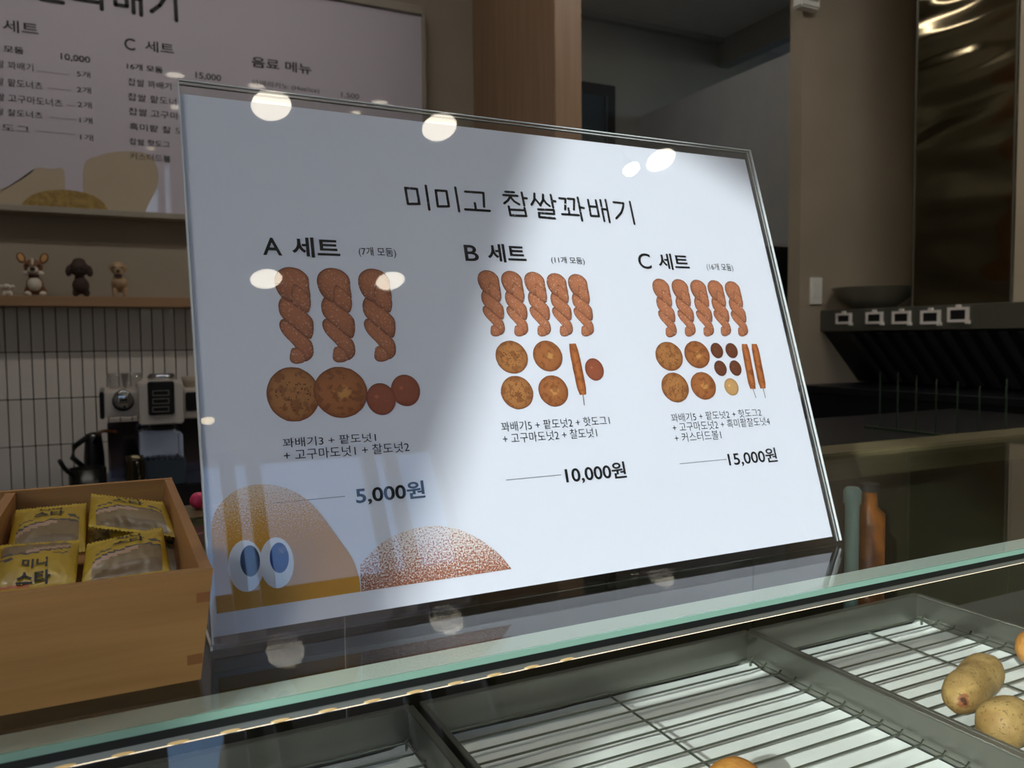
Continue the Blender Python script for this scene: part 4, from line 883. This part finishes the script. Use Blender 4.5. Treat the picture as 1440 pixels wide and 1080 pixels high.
# bowl on the hood
xb_ = XH + .14; a = atx(1188, 405, xb_); b = atx(1273, 405, xb_); c = atx(1230, 405, xb_); rb = (aty(1273, 405, c.y).x - aty(1188, 405, c.y).x) / 2 * .92; zt = c.z; z0 = .2658
bo = T('metal_bowl', (xb_, c.y, z0), 'shallow steel bowl standing on the hood', 'bowl')
O('bowl_body', lathe([(rb * .42, 0), (rb * .75, (zt - z0) * .45), (rb, zt - z0), (rb * 1.02, zt - z0 + .002), (rb * .97, zt - z0), (rb * .72, (zt - z0) * .5), (rb * .38, .004)], (xb_, c.y, z0), 36), mat('bowl_steel', lin((150, 148, 136)), .4, .6), bo, smooth=True)
# switch plate, worktop and fryer block
a = aty(1138, 390, 2.8); b = aty(1154, 428, 2.8); sw = T('switch_plate', ((a.x + b.x) / 2, 2.8, b.z), 'white switch plate on the wall left of the hood', 'switch')
O('plate', box((a.x, 2.79, b.z), (b.x, 2.7995, a.z), .002), m_ring, sw); O('rocker', box((a.x + .01, 2.786, b.z + .03), (b.x - .01, 2.79, a.z - .03), .001, 1), m_ring, sw)
eq = T('kitchen_worktop', (3.4, 2.1, FZ), 'black cooking worktop below the hood', 'worktop')
O('worktop', box((2.885, 1.3, -.115), (3.99, 2.795, -.084), .002, 1), m_filt, eq); O('cabinet', box((2.9, 1.32, FZ), (3.99, 2.79, -.116)), m_filt, eq)
a = aty(1070, 345, 2.95); b = aty(1099, 345, 2.95)
# dark cabinet in the passage
cbx = T('dark_cabinet', (2.95, 3.1, FZ), 'dark tall cabinet edge seen right of the menu stand in the passage', 'cabinet')
xa = aty(1060, 345, 3.05).x; xb2 = aty(1110, 345, 3.05).x; zc2 = aty(1090, 346, 3.05).z
O('cabinet_body', box((xa, 3.05, FZ), (min(xb2, 3.19), 3.5, zc2), .003, 1), m_dark, cbx); O('cabinet_door', box((xa + .01, 3.04, FZ + .05), (min(xb2, 3.19) - .01, 3.049, zc2 - .02)), m_mblack, cbx)
# prep island with a row of thin upright rods
isl = T('prep_island', (1.9, 1.4, FZ), 'dark prep island behind the display case', 'counter')
O('island_top', box((1.3, 1.05, -.13), (2.5, 1.75, -.10), .002, 1), m_filt, isl); O('island_body', box((1.32, 1.07, FZ), (2.48, 1.73, -.131)), m_dark, isl)
rg = T('rod_rack', (1.8, 1.3, -.10), 'row of thin upright steel rods on the prep island', 'rack')
m_rod = mat('rod_steel', lin((74, 90, 74)), .3, .8)
for px, py in [(1238, 523), (1263, 523), (1289, 528), (1317, 533), (1347, 537), (1378, 543), (1416, 533)]:
    p = atx(px, py, 1.8); O('rod', tube([(1.8, p.y, -.10), (1.8, p.y, p.z)], .0022), m_rod, rg)
O('base_bar', box((1.79, 1.08, -.0999), (1.81, 1.5, -.094)), m_rod, rg)
# white box standing in for a pool of light high on the kitchen wall
a = aty(1107, 0, 2.8); b = aty(1140, 20, 2.8); wu = T('pale_box', (b.x, 2.8, b.z), 'small white box standing in for a pool of light high on the kitchen wall at the top edge', 'wall unit')
O('pale_box_body', box((a.x + .03, 2.74, b.z), (b.x, 2.7995, b.z + .14), .008), m_ring, wu); O('pale_box_strip', box((a.x + .05, 2.736, b.z + .03), (b.x - .02, 2.7395, b.z + .05)), m_wall2, wu)
